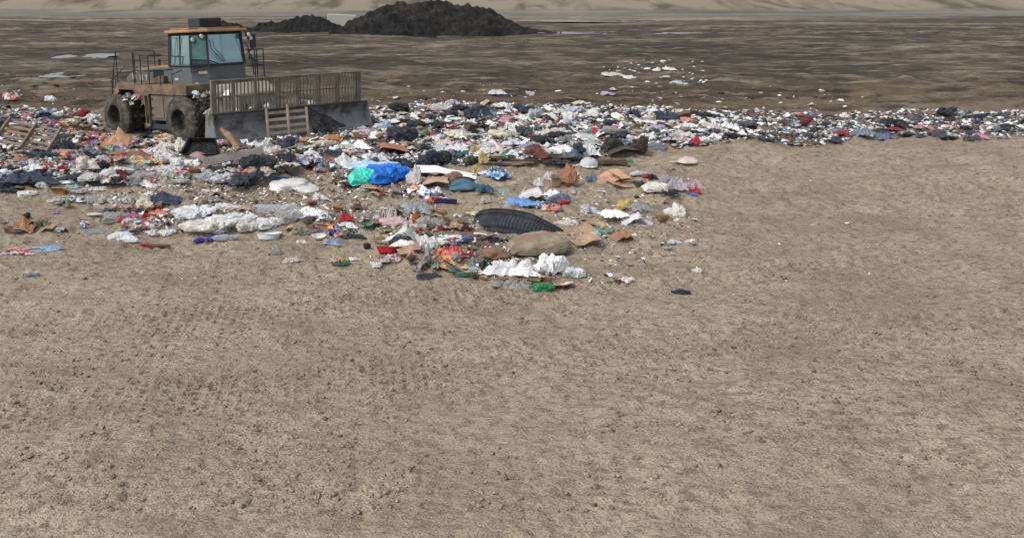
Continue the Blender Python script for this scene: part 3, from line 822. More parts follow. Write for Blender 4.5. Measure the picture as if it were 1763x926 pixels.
    for x in (1.2, 4.4):
        bm = MB(); tube(bm, [(x, -.2, .25), (x + (2.6 - x) * .3 - .2, -1.6, .55)], .11, 8); part('push_arm', bm, M['mudsteel'], bl, mtx=Mb)
    return root, Mr, Mb
root, Mr, Mb = machine()
LAND = []      # landmarks for the descriptions: (u, v, words)
LAND += [(208, 210, "the compactor's rear wheel"), (318, 220, "the compactor's front wheel"), (400, 235, 'the left end of the blade'), (600, 222, 'the right end of the blade'), (482, 240, 'the leaning pallet')]
# ================================================================== LITTER
# ------------------------------------------------------------------ unit shapes: about 1 wide, 1 deep, 1 high, standing on z = 0
def finish(me, smooth=False):
    n = len(me.vertices); co = np.empty(n * 3); me.vertices.foreach_get('co', co); co = co.reshape(-1, 3)
    lo, hi = co.min(0), co.max(0); sz = np.maximum(hi - lo, 1e-6)
    co[:, :2] = (co[:, :2] - (lo[:2] + hi[:2]) / 2) / sz[:2]; co[:, 2] = (co[:, 2] - lo[2]) / sz[2]
    me.vertices.foreach_set('co', co.reshape(-1))
    if smooth: me.polygons.foreach_set('use_smooth', [True] * len(me.polygons))
    me.update(); return me

def N3(p, s, k): return mn.noise(Vector((p[0] * s + k * 13.7, p[1] * s - k * 5.1, p[2] * s + k * 2.3)))

def shape_bag(k, sub=4, crease=1.0, asym=.3):
    r = random.Random(k * 7 + 1); bm = bmesh.new(); bmesh.ops.create_icosphere(bm, subdivisions=sub, radius=1)
    ears = [(Vector((math.cos(a), math.sin(a), r.uniform(-.15, .5))).normalized(), r.uniform(.3, .95), r.choice([8, 14, 22])) for a in [r.uniform(0, 6.28) for _ in range(int(5 * min(1, crease)))]]
    for v in bm.verts:
        p = v.co.copy()
        d = 1 + asym * N3(p, .9, k) + .30 * N3(p, 1.8, k + 3)
        q = p + Vector((N3(p, 1.5, k + 1), N3(p, 1.5, k + 2), N3(p, 1.5, k + 4))) * .5
        d -= crease * (.34 * abs(N3(q, 2.2, k + 7)) + .26 * abs(N3(q, 4.4, k + 11)) + .14 * abs(N3(q, 9, k + 5)))
        for e, h_, pw in ears: d += crease * h_ * max(0, p.dot(e)) ** pw * (1 + .5 * N3(p, 7, k))
        p = p * d
        if p.z < 0: p.z *= .25
        v.co = p
    me = bpy.data.meshes.new('crumpled_bag'); bm.to_mesh(me); bm.free(); return finish(me)

def shape_tied(k):
    bm = bmesh.new(); bmesh.ops.create_icosphere(bm, subdivisions=4, radius=1)
    for v in bm.verts:
        p = v.co.copy(); a = math.atan2(p.y, p.z)
        t = ss(.35, .95, p.x)
        rr = 1 - .86 * float(t)
        rr *= 1 + .18 * N3((math.cos(a) * 2, math.sin(a) * 2, p.x * .5), 1, k) + .1 * N3(p, 4, k + 2) + .12 * float(t)
        x = p.x * 1.0 + float(ss(.8, 1, p.x)) * .55
        q = Vector((x, p.y * rr, p.z * rr))
        if t > .93: q.y *= 1.6; q.z *= 1.5
        q *= 1 + .10 * N3(p, 2, k + 9)
        if q.z < 0: q.z *= .3
        v.co = q
    me = bpy.data.meshes.new('tied_bag'); bm.to_mesh(me); bm.free(); return finish(me)

def shape_sheet(k, n=22, ragged=.35, fold=1.0, tent=0.0):
    bm = bmesh.new(); g = []
    a0 = rnd.uniform(0, 6.28)
    for i in range(n):
        row = []
        for j in range(n):
            x = i / (n - 1) * 2 - 1; y = j / (n - 1) * 2 - 1
            th = math.atan2(y, x); r = max(abs(x), abs(y))
            q = 1 + 1.3 * ragged * N3((math.cos(th) * 1.6, math.sin(th) * 1.6, 0), 1, k) * r + .6 * ragged * N3((math.cos(th) * 5, math.sin(th) * 5, 0), 1, k + 1) * r
            x2, y2 = x * q, y * q
            u_ = x2 * math.cos(a0) + y2 * math.sin(a0)
            z = fold * (.30 * abs(N3((x2, y2, 0), 1.4, k + 4)) + .22 * (1 - abs(N3((u_ * 2.2, (x2 - y2) * .5, 0), 1, k + 6)) * 2) + .24 * (1 - 2 * abs(N3((x2, y2, 1), 3.2, k + 8))) + .14 * abs(N3((x2, y2, 2), 8, k)))
            z += tent * (1 - r)
            z *= .25 + .75 * (1 - r ** 3)
            row.append(bm.verts.new((x2, y2, z)))
        g.append(row)
    for i in range(n - 1):
        for j in range(n - 1): bm.faces.new([g[i][j], g[i + 1][j], g[i + 1][j + 1], g[i][j + 1]])
    bmesh.ops.triangulate(bm, faces=bm.faces)
    me = bpy.data.meshes.new('crumpled_sheet'); bm.to_mesh(me); bm.free(); return finish(me)

def shape_card(k):
    """a flattened or torn carton: panels hinged along creases, with thickness"""
    r = random.Random(k); bm = bmesh.new()
    m = r.choice([2, 3, 3, 4]); z = 0; x = 0; ang = r.uniform(-.3, .3); rows = []
    for i in range(m + 1):
        y0, y1 = -.5 + r.uniform(-.14, .14), .5 + r.uniform(-.14, .14)
        rows.append([Vector((x + r.uniform(-.05, .05), y0, z)), Vector((x, (y0 + y1) / 2, z + r.uniform(-.03, .05))), Vector((x + r.uniform(-.05, .05), y1, z + r.uniform(-.06, .06)))])
        L = r.uniform(.25, .5); x += L * math.cos(ang); z += L * math.sin(ang); ang += r.choice([-1, 1]) * r.uniform(.35, 1.25); ang = max(-1.1, min(1.1, ang))
    V = [[bm.verts.new(p) for p in q] for q in rows]
    for a, b in zip(V, V[1:]):
        for j in range(2): bm.faces.new([a[j], b[j], b[j + 1], a[j + 1]])
    bmesh.ops.subdivide_edges(bm, edges=bm.edges, cuts=2, use_grid_fill=True)
    for v in bm.verts: v.co.z += .04 * N3(v.co, 4, k)
    res = bmesh.ops.solidify(bm, geom=list(bm.faces), thickness=.025)
    me = bpy.data.meshes.new('torn_card'); bm.to_mesh(me); bm.free(); return finish(me)

def shape_boxy(k):
    """a crushed open carton with a flap"""
    r = random.Random(k); bm = bmesh.new()
    b = [bm.verts.new((sx * .5, sy * .4, 0)) for sx, sy in ((-1, -1), (1, -1), (1, 1), (-1, 1))]
    t = [bm.verts.new((sx * .5 + r.uniform(-.12, .12), sy * .4 + r.uniform(-.12, .12), .6 + r.uniform(-.15, .1))) for sx, sy in ((-1, -1), (1, -1), (1, 1), (-1, 1))]
    bm.faces.new(b[::-1])
    for i in range(4): bm.faces.new([b[i], b[(i + 1) % 4], t[(i + 1) % 4], t[i]])
    for i, d in ((0, (0, -.35, .1)), (2, (.1, .3, .3)), (3, (-.35, 0, .25))):
        a_, c_ = t[i], t[(i + 1) % 4]
        e, f = bm.verts.new(c_.co + Vector(d)), bm.verts.new(a_.co + Vector(d))
        bm.faces.new([a_, c_, e, f])
    bmesh.ops.subdivide_edges(bm, edges=bm.edges, cuts=3, use_grid_fill=True)
    for v in bm.verts: v.co += Vector((N3(v.co, 3, k), N3(v.co, 3, k + 1), N3(v.co, 3, k + 2))) * .09
    bmesh.ops.solidify(bm, geom=list(bm.faces), thickness=.02)
    me = bpy.data.meshes.new('crushed_box'); bm.to_mesh(me); bm.free(); return finish(me)

def shape_plank(k):
    r = random.Random(k); bm = bmesh.new()
    for i in range(r.choice([1, 1, 2])):
        box(bm, -.5, .5, -.5 + .05 * i, .5, i * .5, i * .5 + .45)
    bmesh.ops.subdivide_edges(bm, edges=[e for e in bm.edges if abs(e.verts[0].co.x - e.verts[1].co.x) > .5], cuts=6)
    for v in bm.verts: v.co += Vector((N3(v.co, 5, k) * .03, N3(v.co, 3, k) * .18, N3(v.co, 3, k + 4) * .18))
    me = bpy.data.meshes.new('plank'); bm.to_mesh(me); bm.free(); return finish(me)

def shape_bottle(k):
    bm = bmesh.new(); seg = 12; rings = []
    for x, r in ((-.5, .02), (-.5, .13), (-.46, .16), (-.2, .15), (-.05, .165), (.15, .155), (.28, .12), (.36, .055), (.42, .05), (.425, .065), (.5, .065), (.5, .02)):
        rings.append([bm.verts.new((x, r * math.cos(6.2832 * j / seg), r * math.sin(6.2832 * j / seg))) for j in range(seg)])
    for q, s in zip(rings, rings[1:]):
        for j in range(seg): bm.faces.new([q[j], q[(j + 1) % seg], s[(j + 1) % seg], s[j]])
    for v in bm.verts: v.co += Vector((0, N3(v.co, 5, k), N3(v.co, 5, k + 2))) * .05
    me = bpy.data.meshes.new('bottle'); bm.to_mesh(me); bm.free(); return finish(me)

def shape_tub(k, lean=.5):
    """an open tub or cup lying tilted"""
    bm = bmesh.new(); seg = 22; rings = []
    for z, r in ((0, .02), (0, .36), (.04, .40), (.5, .5), (.52, .53), (.5, .47), (.1, .37), (.08, .02)):
        rings.append([bm.verts.new((r * math.cos(6.2832 * j / seg) * (1 + .06 * math.sin(2 * 6.28 * j / seg + k)), r * math.sin(6.2832 * j / seg), z + .05 * math.sin(6.2832 * j / seg * 2 + k) * (z > .2))) for j in range(seg)])
    for q, s in zip(rings, rings[1:]):
        for j in range(seg): bm.faces.new([q[j], q[(j + 1) % seg], s[(j + 1) % seg], s[j]])
    bmesh.ops.rotate(bm, verts=bm.verts, matrix=Matrix.Rotation(lean, 3, 'X'))
    me = bpy.data.meshes.new('tub'); bm.to_mesh(me); bm.free(); return finish(me)

def shape_disc(k):
    bm = bmesh.new(); seg = 28; rings = []
    for z, r in ((.02, .02), (.02, .36), (.06, .38), (.09, .5), (.06, .5), (.0, .36), (0, .02)):
        rings.append([bm.verts.new((r * math.cos(6.2832 * j / seg), r * math.sin(6.2832 * j / seg), z)) for j in range(seg)])
    for q, s in zip(rings, rings[1:]):
        for j in range(seg): bm.faces.new([q[j], q[(j + 1) % seg], s[(j + 1) % seg], s[j]])
    for v in bm.verts: v.co.z += .03 * N3(v.co, 3, k)
    bmesh.ops.rotate(bm, verts=bm.verts, matrix=Matrix.Rotation(.45, 3, 'X') @ Matrix.Rotation(.25, 3, 'Y'))
    me = bpy.data.meshes.new('disc'); bm.to_mesh(me); bm.free(); return finish(me, True)

def shape_strings(k):
    r = random.Random(k); bm = bmesh.new()
    for i in range(26):
        a = r.uniform(0, 6.28); p = Vector((r.uniform(-.4, .2), r.uniform(-.4, .4), .05)); pts = []
        for s in range(7):
            pts.append(p.copy()); a += r.uniform(-.8, .8); p = p + Vector((math.cos(a) * .1, math.sin(a) * .1, 0)); p.z = .05 + .5 * abs(math.sin(s * .5 + i)) * r.random()
        tube(bm, pts, .012, 3)
    me = bpy.data.meshes.new('strings'); bm.to_mesh(me); bm.free(); return finish(me)

def shape_tent(k):
    """a stiff folded sheet standing up as a ridge or peak"""
    r = random.Random(k); bm = bmesh.new(); n = 14
    px, py = r.uniform(-.2, .2), r.uniform(0, .3); g = []
    for i in range(n):
        row = []
        for j in range(n):
            x = i / (n - 1) * 2 - 1; y = j / (n - 1) * 2 - 1
            rl = (x - px) * math.cos(k) + (y - py) * math.sin(k) * .6; al = -(x - px) * math.sin(k) + (y - py) * math.cos(k)
            z = max(0, 1 - abs(rl) * 1.15) * (1 - .45 * abs(al)) * (1 + .5 * N3((x, y, 0), 1.3, k)) + .16 * N3((x, y, 0), 3, k) + .10 * abs(N3((x, y, 0), 6, k + 2))
            row.append(bm.verts.new((x * (1 + .4 * N3((0, y, 0), 2, k)) - z * .25, y * (1 + .4 * N3((x, 0, 0), 2, k + 1)) + z * .15, z)))
        g.append(row)
    for i in range(n - 1):
        for j in range(n - 1): bm.faces.new([g[i][j], g[i + 1][j], g[i + 1][j + 1], g[i][j + 1]])
    bmesh.ops.triangulate(bm, faces=bm.faces)
    me = bpy.data.meshes.new('folded_sheet'); bm.to_mesh(me); bm.free(); return finish(me)

LIB = {
    'bag': [shape_bag(k) for k in range(10)], 'tied': [shape_tied(k + 40) for k in range(4)],
    'soft': [shape_bag(k + 60, 4, .45, .25) for k in range(4)],
    'sheet': [shape_sheet(k + 80) for k in range(9)], 'rag': [shape_sheet(k + 120, 20, .7, 1.4) for k in range(5)],
    'card': [shape_card(k + 200) for k in range(9)], 'box': [shape_boxy(k + 300) for k in range(3)],
    'plank': [shape_plank(k + 400) for k in range(4)], 'bottle': [shape_bottle(k + 500) for k in range(2)],
    'tub': [shape_tub(k, .5 - .8 * (k % 2)) for k in range(2)], 'disc': [shape_disc(1)],
    'string': [shape_strings(700), shape_strings(701)], 'tent': [shape_tent(k + 800) for k in range(4)],
}
for q in LIB['soft']: q.polygons.foreach_set('use_smooth', [True] * len(q.polygons))
_cache = {}
def shared(kind, mat):
    """the same shape in another material is one more mesh, made once"""
    src = rnd.choice(LIB[kind]); key = (src.name, mat)
    if key not in _cache:
        m = src.copy(); m.materials.clear(); m.materials.append(M[mat]); _cache[key] = m
    return _cache[key]

USED = []      # pixel boxes already taken by the larger items
def put(name, kind, mat, col, u0, u1, v0, v1, yaw=None, flat=None, dz=0.0, h=None, tilt=0.0):
    """one item standing on the ground; its size follows from how large the photograph shows it at that distance"""
    uc = (u0 + u1) / 2
    g, s = ground_at(uc, v1)
    k = max(.12, v1 / F)
    wpx, hpx = u1 - u0, v1 - v0
    W = wpx / s
    fl = {'sheet': .62, 'rag': .55, 'card': .6, 'bag': .5, 'soft': .45, 'tied': .4, 'plank': .3, 'disc': .6, 'tub': .4, 'box': .4, 'tent': .35, 'bottle': .3, 'string': .6}[kind] if flat is None else flat
    D = min(W * (1.2 if kind in ('sheet', 'card', 'disc') else .85), fl * hpx / (s * k))
    D = max(D, min(W * .3, .25))
    Hh = max(.035, (hpx - D * s * k * .9) / s) if h is None else h
    g, _ = ground_at(uc, v1 - D * s * k * .45)
    me = shared(kind, mat)
    o = bpy.data.objects.new(name, me); COL.objects.link(o)
    o.location = (g.x, g.y, g.z - .03 * min(1, Hh * 4) + dz)
    gr = kind in ('bag', 'rag', 'sheet', 'tent')
    o.scale = (W * (1.14 if gr else 1.04), D * (1.1 if gr else 1), Hh * (1.42 if gr else 1.08))
    ya = rnd.uniform(-.22, .22) if yaw is None else R(yaw)
    o.rotation_euler = (rnd.uniform(-.08, .08), tilt, ya + (math.pi if rnd.random() < .5 and yaw is None else 0))
    o.color = (*rgb(*tone(col, .9)), 1)
    return o

def item(name, cat, kind, mat, col, u0, u1, v0, v1, label, lm=None, **kw):
    o = put(name, kind, mat, col, u0, u1, v0, v1, **kw)
    tag(o, label, cat)
    if (u1 - u0) * (v1 - v0) > 150: USED.append((u0, u1, v0, v1))
    if lm: LAND.append(((u0 + u1) / 2, (v0 + v1) / 2, lm))
    return o

W1, W2, W3 = (226, 224, 222), (214, 210, 204), (192, 190, 188)
G1, G2 = (166, 166, 168), (120, 124, 132)
NAVY, BLK = (38, 46, 64), (30, 33, 40)
BRN, TAN, RST = (150, 112, 84), (176, 146, 116), (118, 72, 52)
BEI = (206, 196, 176)
IT = [
 # --- lower left
 ('plastic_strip','plastic','sheet','print_red',(206,170,190),2,60,424,439,'pink and red half of the long printed plastic strip lying alone on bare sand','the pink plastic strip'),
 ('plastic_strip','plastic','sheet','print_blue',(120,160,190),48,108,420,434,'blue and teal printed plastic strip lying alone on bare sand at far left',None),
 ('plastic_scrap','plastic','rag','cloth',(196,40,56),238,262,420,425,'thin red scrap on bare sand below the white film bags',None),
 ('stick','stick','plank','wood',(110,84,64),258,292,422,426,'thin brown stick beside the red scrap on bare sand',None),
 ('cardboard_sheet','cardboard','card','card',(120,92,76),5,40,386,400,'dark folded cardboard at the left end of the brown heap on sand',None),
 ('cardboard_sheet','cardboard','tent','card',BRN,28,60,374,399,'brown cardboard sheet standing at the peak of the left brown heap','the brown cardboard peak at far left'),
 ('bin_bag','bin bag','bag','dark',BLK,40,52,366,376,'small black knotted bag on top of the left brown cardboard heap',None),
 ('cloth_scrap','cloth','rag','cloth',(46,48,44),46,64,380,394,'black cloth draped in the middle of the left brown cardboard heap',None),
 ('cloth_scrap','cloth','rag','cloth',(112,128,104),62,88,377,393,'olive green cloth on the right side of the left brown heap',None),
 ('cardboard_sheet','cardboard','card','card',(164,124,98),72,98,384,399,'tan cardboard flap at the right end of the left brown heap',None),
 ('paper_sheet','paper','sheet','paper',W1,40,58,390,397,'white paper at the foot of the left brown cardboard heap',None),
 ('plastic_bag','plastic bag','bag','film',(190,200,206),94,112,390,400,'pale blue grey bag beside the tan flap of the left heap',None),
 ('cloth_scrap','cloth','rag','cloth',(50,66,84),105,117,392,400,'navy rag right of the pale bag at the left heap',None),
 ('paper_cup','cup','tub','print_blue',(200,206,214),0,13,378,386,'white and blue cup on sand at the left edge',None),
 ('plastic_scrap','plastic','rag','film',(170,140,200),89,103,362,369,'small lilac plastic scrap on sand above the left brown heap',None),
 ('plastic_bag','plastic bag','bag','film',W1,152,176,365,372,'small white bag on sand left of the clear grey film bag',None),
 ('food_packet','packet','bag','print_blue',(210,210,224),134,153,381,393,'white and blue packet standing on sand above the clear strip',None),
 ('plastic_film','plastic film','sheet','clear',(196,204,212),130,190,392,402,'long clear film strip lying on sand right of the brown heap','the clear film strip'),
 ('plastic_bag','plastic bag','bag','film',(212,216,220),187,242,399,416,'large pale film bag lying lowest on the sand at left','the lowest pale film bag'),
 ('plastic_scrap','plastic','rag','film',(60,90,190),206,220,394,400,'bright blue scrap at the top of the lowest pale film bag',None),
 ('plastic_film','plastic film','bag','clear',(186,188,186),176,222,364,386,'clear grey film bag with a red mark on sand','the clear grey film bag'),
 ('plastic_scrap','plastic','bag','cloth',(206,50,50),181,190,375,384,'small red ball of plastic on the clear grey film bag',None),
 ('cloth_scrap','cloth','bag','cloth',(206,100,130),199,222,373,384,'pink cloth bundle between the clear grey bag and white bag','the pink cloth bundle'),
 ('cloth_scrap','cloth','rag','cloth',(214,120,150),216,238,367,378,'pink cloth right above the pink bundle',None),
 ('plastic_scrap','plastic','rag','cloth',(214,44,50),244,259,366,375,'bright red plastic piece right of the pink cloth',None),
 ('plastic_bag','plastic bag','bag','film',W2,211,236,374,386,'round white bag below the pink cloth',None),
 ('plastic_bag','plastic bag','bag','print_blue',(206,208,206),235,274,375,396,'white bag printed with teal and blue patches','the teal printed bag'),
 ('plastic_packet','packet','sheet','print_red',(214,120,90),256,290,358,369,'red and orange printed packet left of the navy sheet foot',None),
 ('cable','cable','string','rubber',(40,46,58),278,300,372,392,'loop of dark cable among white film bags',None),
 ('plastic_bag','plastic bag','bag','film',(222,210,210),245,275,392,406,'white bag with faint pink print at the lower edge of the left pile',None),
 ('plastic_bag','plastic bag','bag','film',W1,273,302,394,407,'white bag right of the faint pink one at the lower edge',None),
 ('plastic_sheet','plastic sheet','tent','cloth',(54,68,90),262,310,330,353,'navy triangular sheet standing in a peak above the left pile','the navy triangular sheet'),
 ('plastic_bag','plastic bag','bag','film',(206,198,178),236,266,340,356,'cream bag leaning left of the navy triangular sheet','the cream bag'),
 ('plastic_bag','plastic bag','bag','film',(196,194,196),80,112,339,353,'grey white bag at the left end of the isolated row of bags',None),
 ('plastic_bag','plastic bag','bag','print',(198,206,150),104,121,340,358,'yellow green striped bag in the isolated row of bags','the yellow green striped bag'),
 ('plastic_bag','plastic bag','bag','print_blue',(200,204,206),118,148,337,351,'white bag with green and blue print in the isolated row',None),
 ('plastic_bag','plastic bag','bag','clear',(200,200,206),148,176,334,351,'translucent grey bag in the isolated row left of the pinkish sacks',None),
 ('plastic_bag','plastic bag','bag','film',(186,176,170),170,202,338,352,'pinkish grey sack, left one of two at the row end',None),
 ('plastic_bag','plastic bag','bag','film',(190,180,175),198,230,337,351,'pinkish grey sack, right one of two at the row end',None),
 # --- left middle
 ('tarpaulin','tarpaulin','rag','dark',(36,50,74),-8,106,291,324,'large navy tarpaulin crumpled at the left edge','the navy tarpaulin',),
 ('tarpaulin','tarpaulin','rag','dark',(40,52,72),104,144,296,311,'smaller navy sheet right of the large navy tarpaulin',None),
 ('tarpaulin','tarpaulin','rag','dark',(40,54,76),-10,40,316,330,'navy fold of plastic below the large navy tarpaulin',None),
 ('plastic_bag','plastic bag','soft','film',(128,196,176),97,130,308,318,'turquoise rolled bag below the smaller navy sheet','the turquoise rolled bag'),
 ('plastic_bag','plastic bag','sheet','film',(160,205,195),110,134,316,325,'pale turquoise flat bag beneath the turquoise roll',None),
 ('plastic_bag','plastic bag','bag','film',(180,182,186),60,96,308,327,'grey crumpled bag left of the turquoise roll',None),
 ('cardboard_box','cardboard box','box','card',BRN,90,121,318,336,'small brown carton below the turquoise roll','the small brown carton'),
 ('plastic_disc','lid','disc','film',(110,118,126),130,160,311,323,'dark grey oval lid right of the turquoise roll',None),
 ('cloth_scrap','cloth','rag','cloth',(44,50,60),158,196,310,320,'dark cloth strip right of the grey oval lid',None),
 ('cardboard_sheet','cardboard','card','card',(120,92,70),17,40,316,331,'crumpled brown cardboard below the navy tarpaulin',None),
 ('plastic_bag','plastic bag','bag','film',W1,30,62,328,341,'white bag with blue fringe at the lower left of the tarpaulin',None),
 ('plastic_bag','plastic bag','bag','film',(188,184,180),116,150,323,334,'flat grey bag right of the small brown carton',None),
 ('plastic_bag','plastic bag','sheet','film',W2,150,182,319,329,'pale flat bag below the dark cloth strip',None),
 ('cloth_scrap','cloth','bag','cloth',(44,46,56),164,188,279,293,'black fuzzy lump with a purple scrap among white bags','the black fuzzy lump'),
 ('plastic_scrap','plastic','bag','film',(88,90,170),177,185,287,293,'purple scrap on the black fuzzy lump',None),
 ('plastic_bag','plastic bag','bag','film',(226,220,206),134,172,270,296,'bright cream bag left of the black fuzzy lump','the bright cream bag'),
 ('plastic_bag','plastic bag','bag','film',W2,176,232,284,306,'wide white bag below the black fuzzy lump',None),
 ('plastic_bag','plastic bag','bag','clear',(206,200,196),218,282,292,316,'wide translucent bag at the lower edge of the left field','the wide translucent bag'),
 ('plastic_bag','plastic bag','bag','film',(214,204,200),256,300,284,300,'white bag with red lettering behind the wide translucent bag',None),
 ('plastic_bag','plastic bag','bag','film',W3,140,180,296,314,'grey white bag below the bright cream bag',None),
 ('plastic_bag','plastic bag','bag','film',(222,216,208),265,312,244,262,'dusty white bag in front of the gap between the wheels','the dusty white bag before the wheels'),
 ('paper_sheet','paper','bag','paper',(224,220,200),302,322,240,260,'crumpled cream paper against the front wheel',None),
 ('cardboard_sheet','cardboard','tent','card',(182,140,112),182,230,224,259,'large torn brown carton standing before the rear wheel','the large torn carton'),
 ('cardboard_box','cardboard box','box','card',(166,122,92),162,193,244,264,'low open carton left of the large torn carton',None),
 ('cardboard_sheet','cardboard','card','card',(150,112,84),208,232,256,269,'crumpled cardboard below the large torn carton',None),
 ('wooden_board','board','card','wood',(120,80,60),26,70,215,241,'rust brown board leaning at far left','the rust brown board'),
 ('cardboard_sheet','cardboard','tent','card',(196,128,88),0,30,212,233,'orange brown cardboard standing left of the rust board',None),
 ('cardboard_box','cardboard box','box','card',(170,122,88),105,126,212,224,'small open carton in a black bag behind the dark bags',None),
 ('plastic_bag','plastic bag','bag','film',(230,230,232),80,99,165,176,'lone bright white bag on brown mud at left','the lone white bag'),
 ('plastic_bag','plastic bag','bag','print_red',(200,196,196),7,34,160,174,'speckled white bag on brown mud at the far left',None),
 ('cloth_scrap','cloth','rag','cloth',(200,60,70),66,82,207,214,'red cloth behind the rust brown board',None),
 ('cloth_scrap','cloth','rag','cloth',(206,70,86),89,104,209,217,'red cloth left of the small open carton',None),
 ('cloth_scrap','cloth','bag','cloth',(176,50,60),131,147,194,203,'dark red cloth bundle left of the rear wheel',None),
 ('cloth_scrap','cloth','bag','cloth',(206,140,156),40,56,194,206,'pink cloth bundle in the far left litter',None),
 ('cloth_scrap','cloth','rag','cloth',(130,160,190),64,95,189,199,'light blue cloth at the back edge of the left litter','the light blue cloth'),
 ('cloth_scrap','cloth','rag','cloth',(44,56,74),66,88,193,204,'navy cloth under the light blue cloth',None),
 ('plastic_bag','plastic bag','bag','print',(190,170,200),82,112,223,237,'lilac patterned white bag right of the rust board','the lilac patterned bag'),
 ('bin_bag','bin bag','bag','dark',BLK,78,106,216,228,'black bag behind the lilac patterned bag',None),
 ('bin_bag','bin bag','rag','dark',NAVY,82,134,240,262,'navy bag heap right of the broken pallet at left','the navy bag heap'),
 ('bin_bag','bin bag','bag','dark',(38,52,74),62,100,260,275,'navy bag below the broken pallet at left',None),
 ('plastic_bag','plastic bag','bag','film',(222,226,230),148,174,196,207,'pale blue white bag left of the rear wheel top',None),
 ('plastic_bag','plastic bag','bag','film',W2,152,174,204,216,'flat white bag just left of the rear wheel',None),
 ('plastic_scrap','plastic','rag','film',(50,100,190),35,54,276,285,'bright blue plastic above the navy tarpaulin',None),
 ('plastic_scrap','plastic','rag','cloth',(190,40,50),98,120,285,294,'dark red plastic right above the smaller navy sheet',None),
 ('plastic_pipe','pipe','plank','paper',(214,222,218),246,262,254,272,'pale pipe standing askew in front of the wheels',None),
 # --- centre
 ('bin_bag','bin bag','bag','dark',(28,34,46),416,475,266,297,'large black bin bag right of the corrugated sheet','the large black bin bag'),
 ('plastic_bag','plastic bag','bag','film',W1,443,470,242,262,'white crumpled bag below the left foot of the leaning pallet','the white bag at the pallet foot'),
 ('plastic_bag','plastic bag','bag','film',(216,208,196),452,482,252,266,'off-white bag in front of the leaning pallet',None),
 ('bin_bag','bin bag','bag','dark',(44,58,84),473,507,236,262,'navy bag under the right foot of the leaning pallet','the navy bag at the pallet foot'),
 ('cardboard_box','cardboard box','box','card',(178,124,92),510,530,236,250,'small open carton under the black drape',None),
 ('cardboard_sheet','cardboard','card','card',(170,106,70),560,592,230,247,'orange brown cardboard before the right half of the blade','the orange brown cardboard'),
 ('plastic_bag','plastic bag','bag','film',(206,196,184),540,582,240,256,'dusty pinkish bag before the right half of the blade',None),
 ('plastic_tub','tub','soft','paper',(220,220,218),522,551,256,272,'white rounded foam box with black specks','the white foam box'),
 ('plastic_bag','plastic bag','bag','dark',(40,50,70),508,524,258,270,'navy bag left of the white foam box',None),
 ('bin_bag','bin bag','rag','dark',NAVY,548,592,256,272,'navy crumpled film right of the white foam box',None),
 ('bin_bag','bin bag','rag','dark',(34,42,52),470,512,262,278,'black film strip right of the large black bin bag',None),
 ('rice_sack','sack','soft','film',(226,224,218),455,552,298,335,'big dirty white sack lying on the sand in the centre','the big dirty white sack'),
 ('plastic_bag','plastic bag','bag','film',W1,540,566,333,346,'small white bag below the big dirty white sack',None),
 ('plastic_bag','plastic bag','bag','film',(206,196,150),417,450,298,313,'pale yellow crumpled bag left of the printed blue bag','the pale yellow bag'),
 ('plastic_bag','plastic bag','bag','print_blue',(80,130,200),452,496,301,312,'printed blue bag left above the big dirty white sack','the printed blue bag'),
 ('plastic_bag','plastic bag','bag','clear',(204,208,212),324,374,294,312,'translucent bag below the corrugated sheet','the translucent bag below the corrugated sheet'),
 ('plastic_bag','plastic bag','bag','film',(196,194,206),366,418,295,317,'lavender grey bag right of the translucent one',None),
 ('plastic_bag','plastic bag','bag','film',(220,218,212),295,344,270,290,'white domed bag below the black tray','the white domed bag'),
 ('plastic_bag','plastic bag','bag','film',(204,204,204),272,318,284,302,'grey white bag left below the white domed bag',None),
 ('wooden_board','board','plank','wood',(130,76,60),300,340,288,300,'reddish brown board below the white domed bag',None),
 ('plastic_bag','plastic bag','bag','film',(210,196,184),475,515,278,292,'dusty tan white bag right below the large black bin bag',None),
 ('plastic_bag','plastic bag','sheet','clear',(206,206,208),424,526,346,370,'wide clear grey film spread on sand','the wide clear film'),
 ('foam_board','foam board','sheet','paper',(232,232,230),509,560,354,374,'white bent foam board on sand','the white foam board'),
 ('plastic_packet','packet','sheet','print',(210,210,210),546,576,361,378,'black and white striped packet right of the foam board',None),
 ('plastic_bag','plastic bag','bag','film',(216,212,204),312,408,372,404,'biggest white bag in the lower left pile','the biggest lower white bag'),
 ('plastic_bag','plastic bag','bag','film',(214,218,222),298,372,350,380,'bluish white bag behind the biggest lower white bag',None),
 ('plastic_bag','plastic bag','bag','film',(212,214,208),366,414,348,366,'rounded grey white bag left of the wide clear film',None),
 ('plastic_bag','plastic bag','bag','film',(216,216,216),352,420,362,384,'flat white bag between the rounded bag and the striped film',None),
 ('plastic_film','plastic film','bag','film',W1,398,446,368,384,'white film with a navy stripe','the navy striped film'),
 ('plastic_scrap','plastic','rag','dark',(50,62,84),402,430,378,384,'navy strip below the white film',None),
 ('plastic_bag','plastic bag','bag','film',(220,220,218),442,488,374,396,'white bag with a navy edge above the white tub',None),
 ('plastic_scrap','plastic','rag','dark',(50,66,90),450,482,381,394,'navy plastic edge on the white bag above the tub',None),
 ('plastic_bag','plastic bag','bag','clear',(204,202,204),476,520,362,386,'clear crinkled bag left of the foam board foot',None),
 ('plastic_tub','tub','tub','film',(222,232,236),441,485,393,415,'white foam tub with a high rim standing on sand','the white foam tub'),
 ('plastic_scrap','plastic','bag','film',(56,66,176),334,353,407,419,'royal blue scrap below the biggest lower white bag','the royal blue scrap'),
 ('plastic_scrap','plastic','rag','film',(56,60,180),354,377,403,415,'royal blue strip right of the royal blue scrap',None),
 ('plastic_bag','plastic bag','bag','clear',(206,210,222),366,412,402,416,'translucent bluish bag right of the royal blue scraps',None),
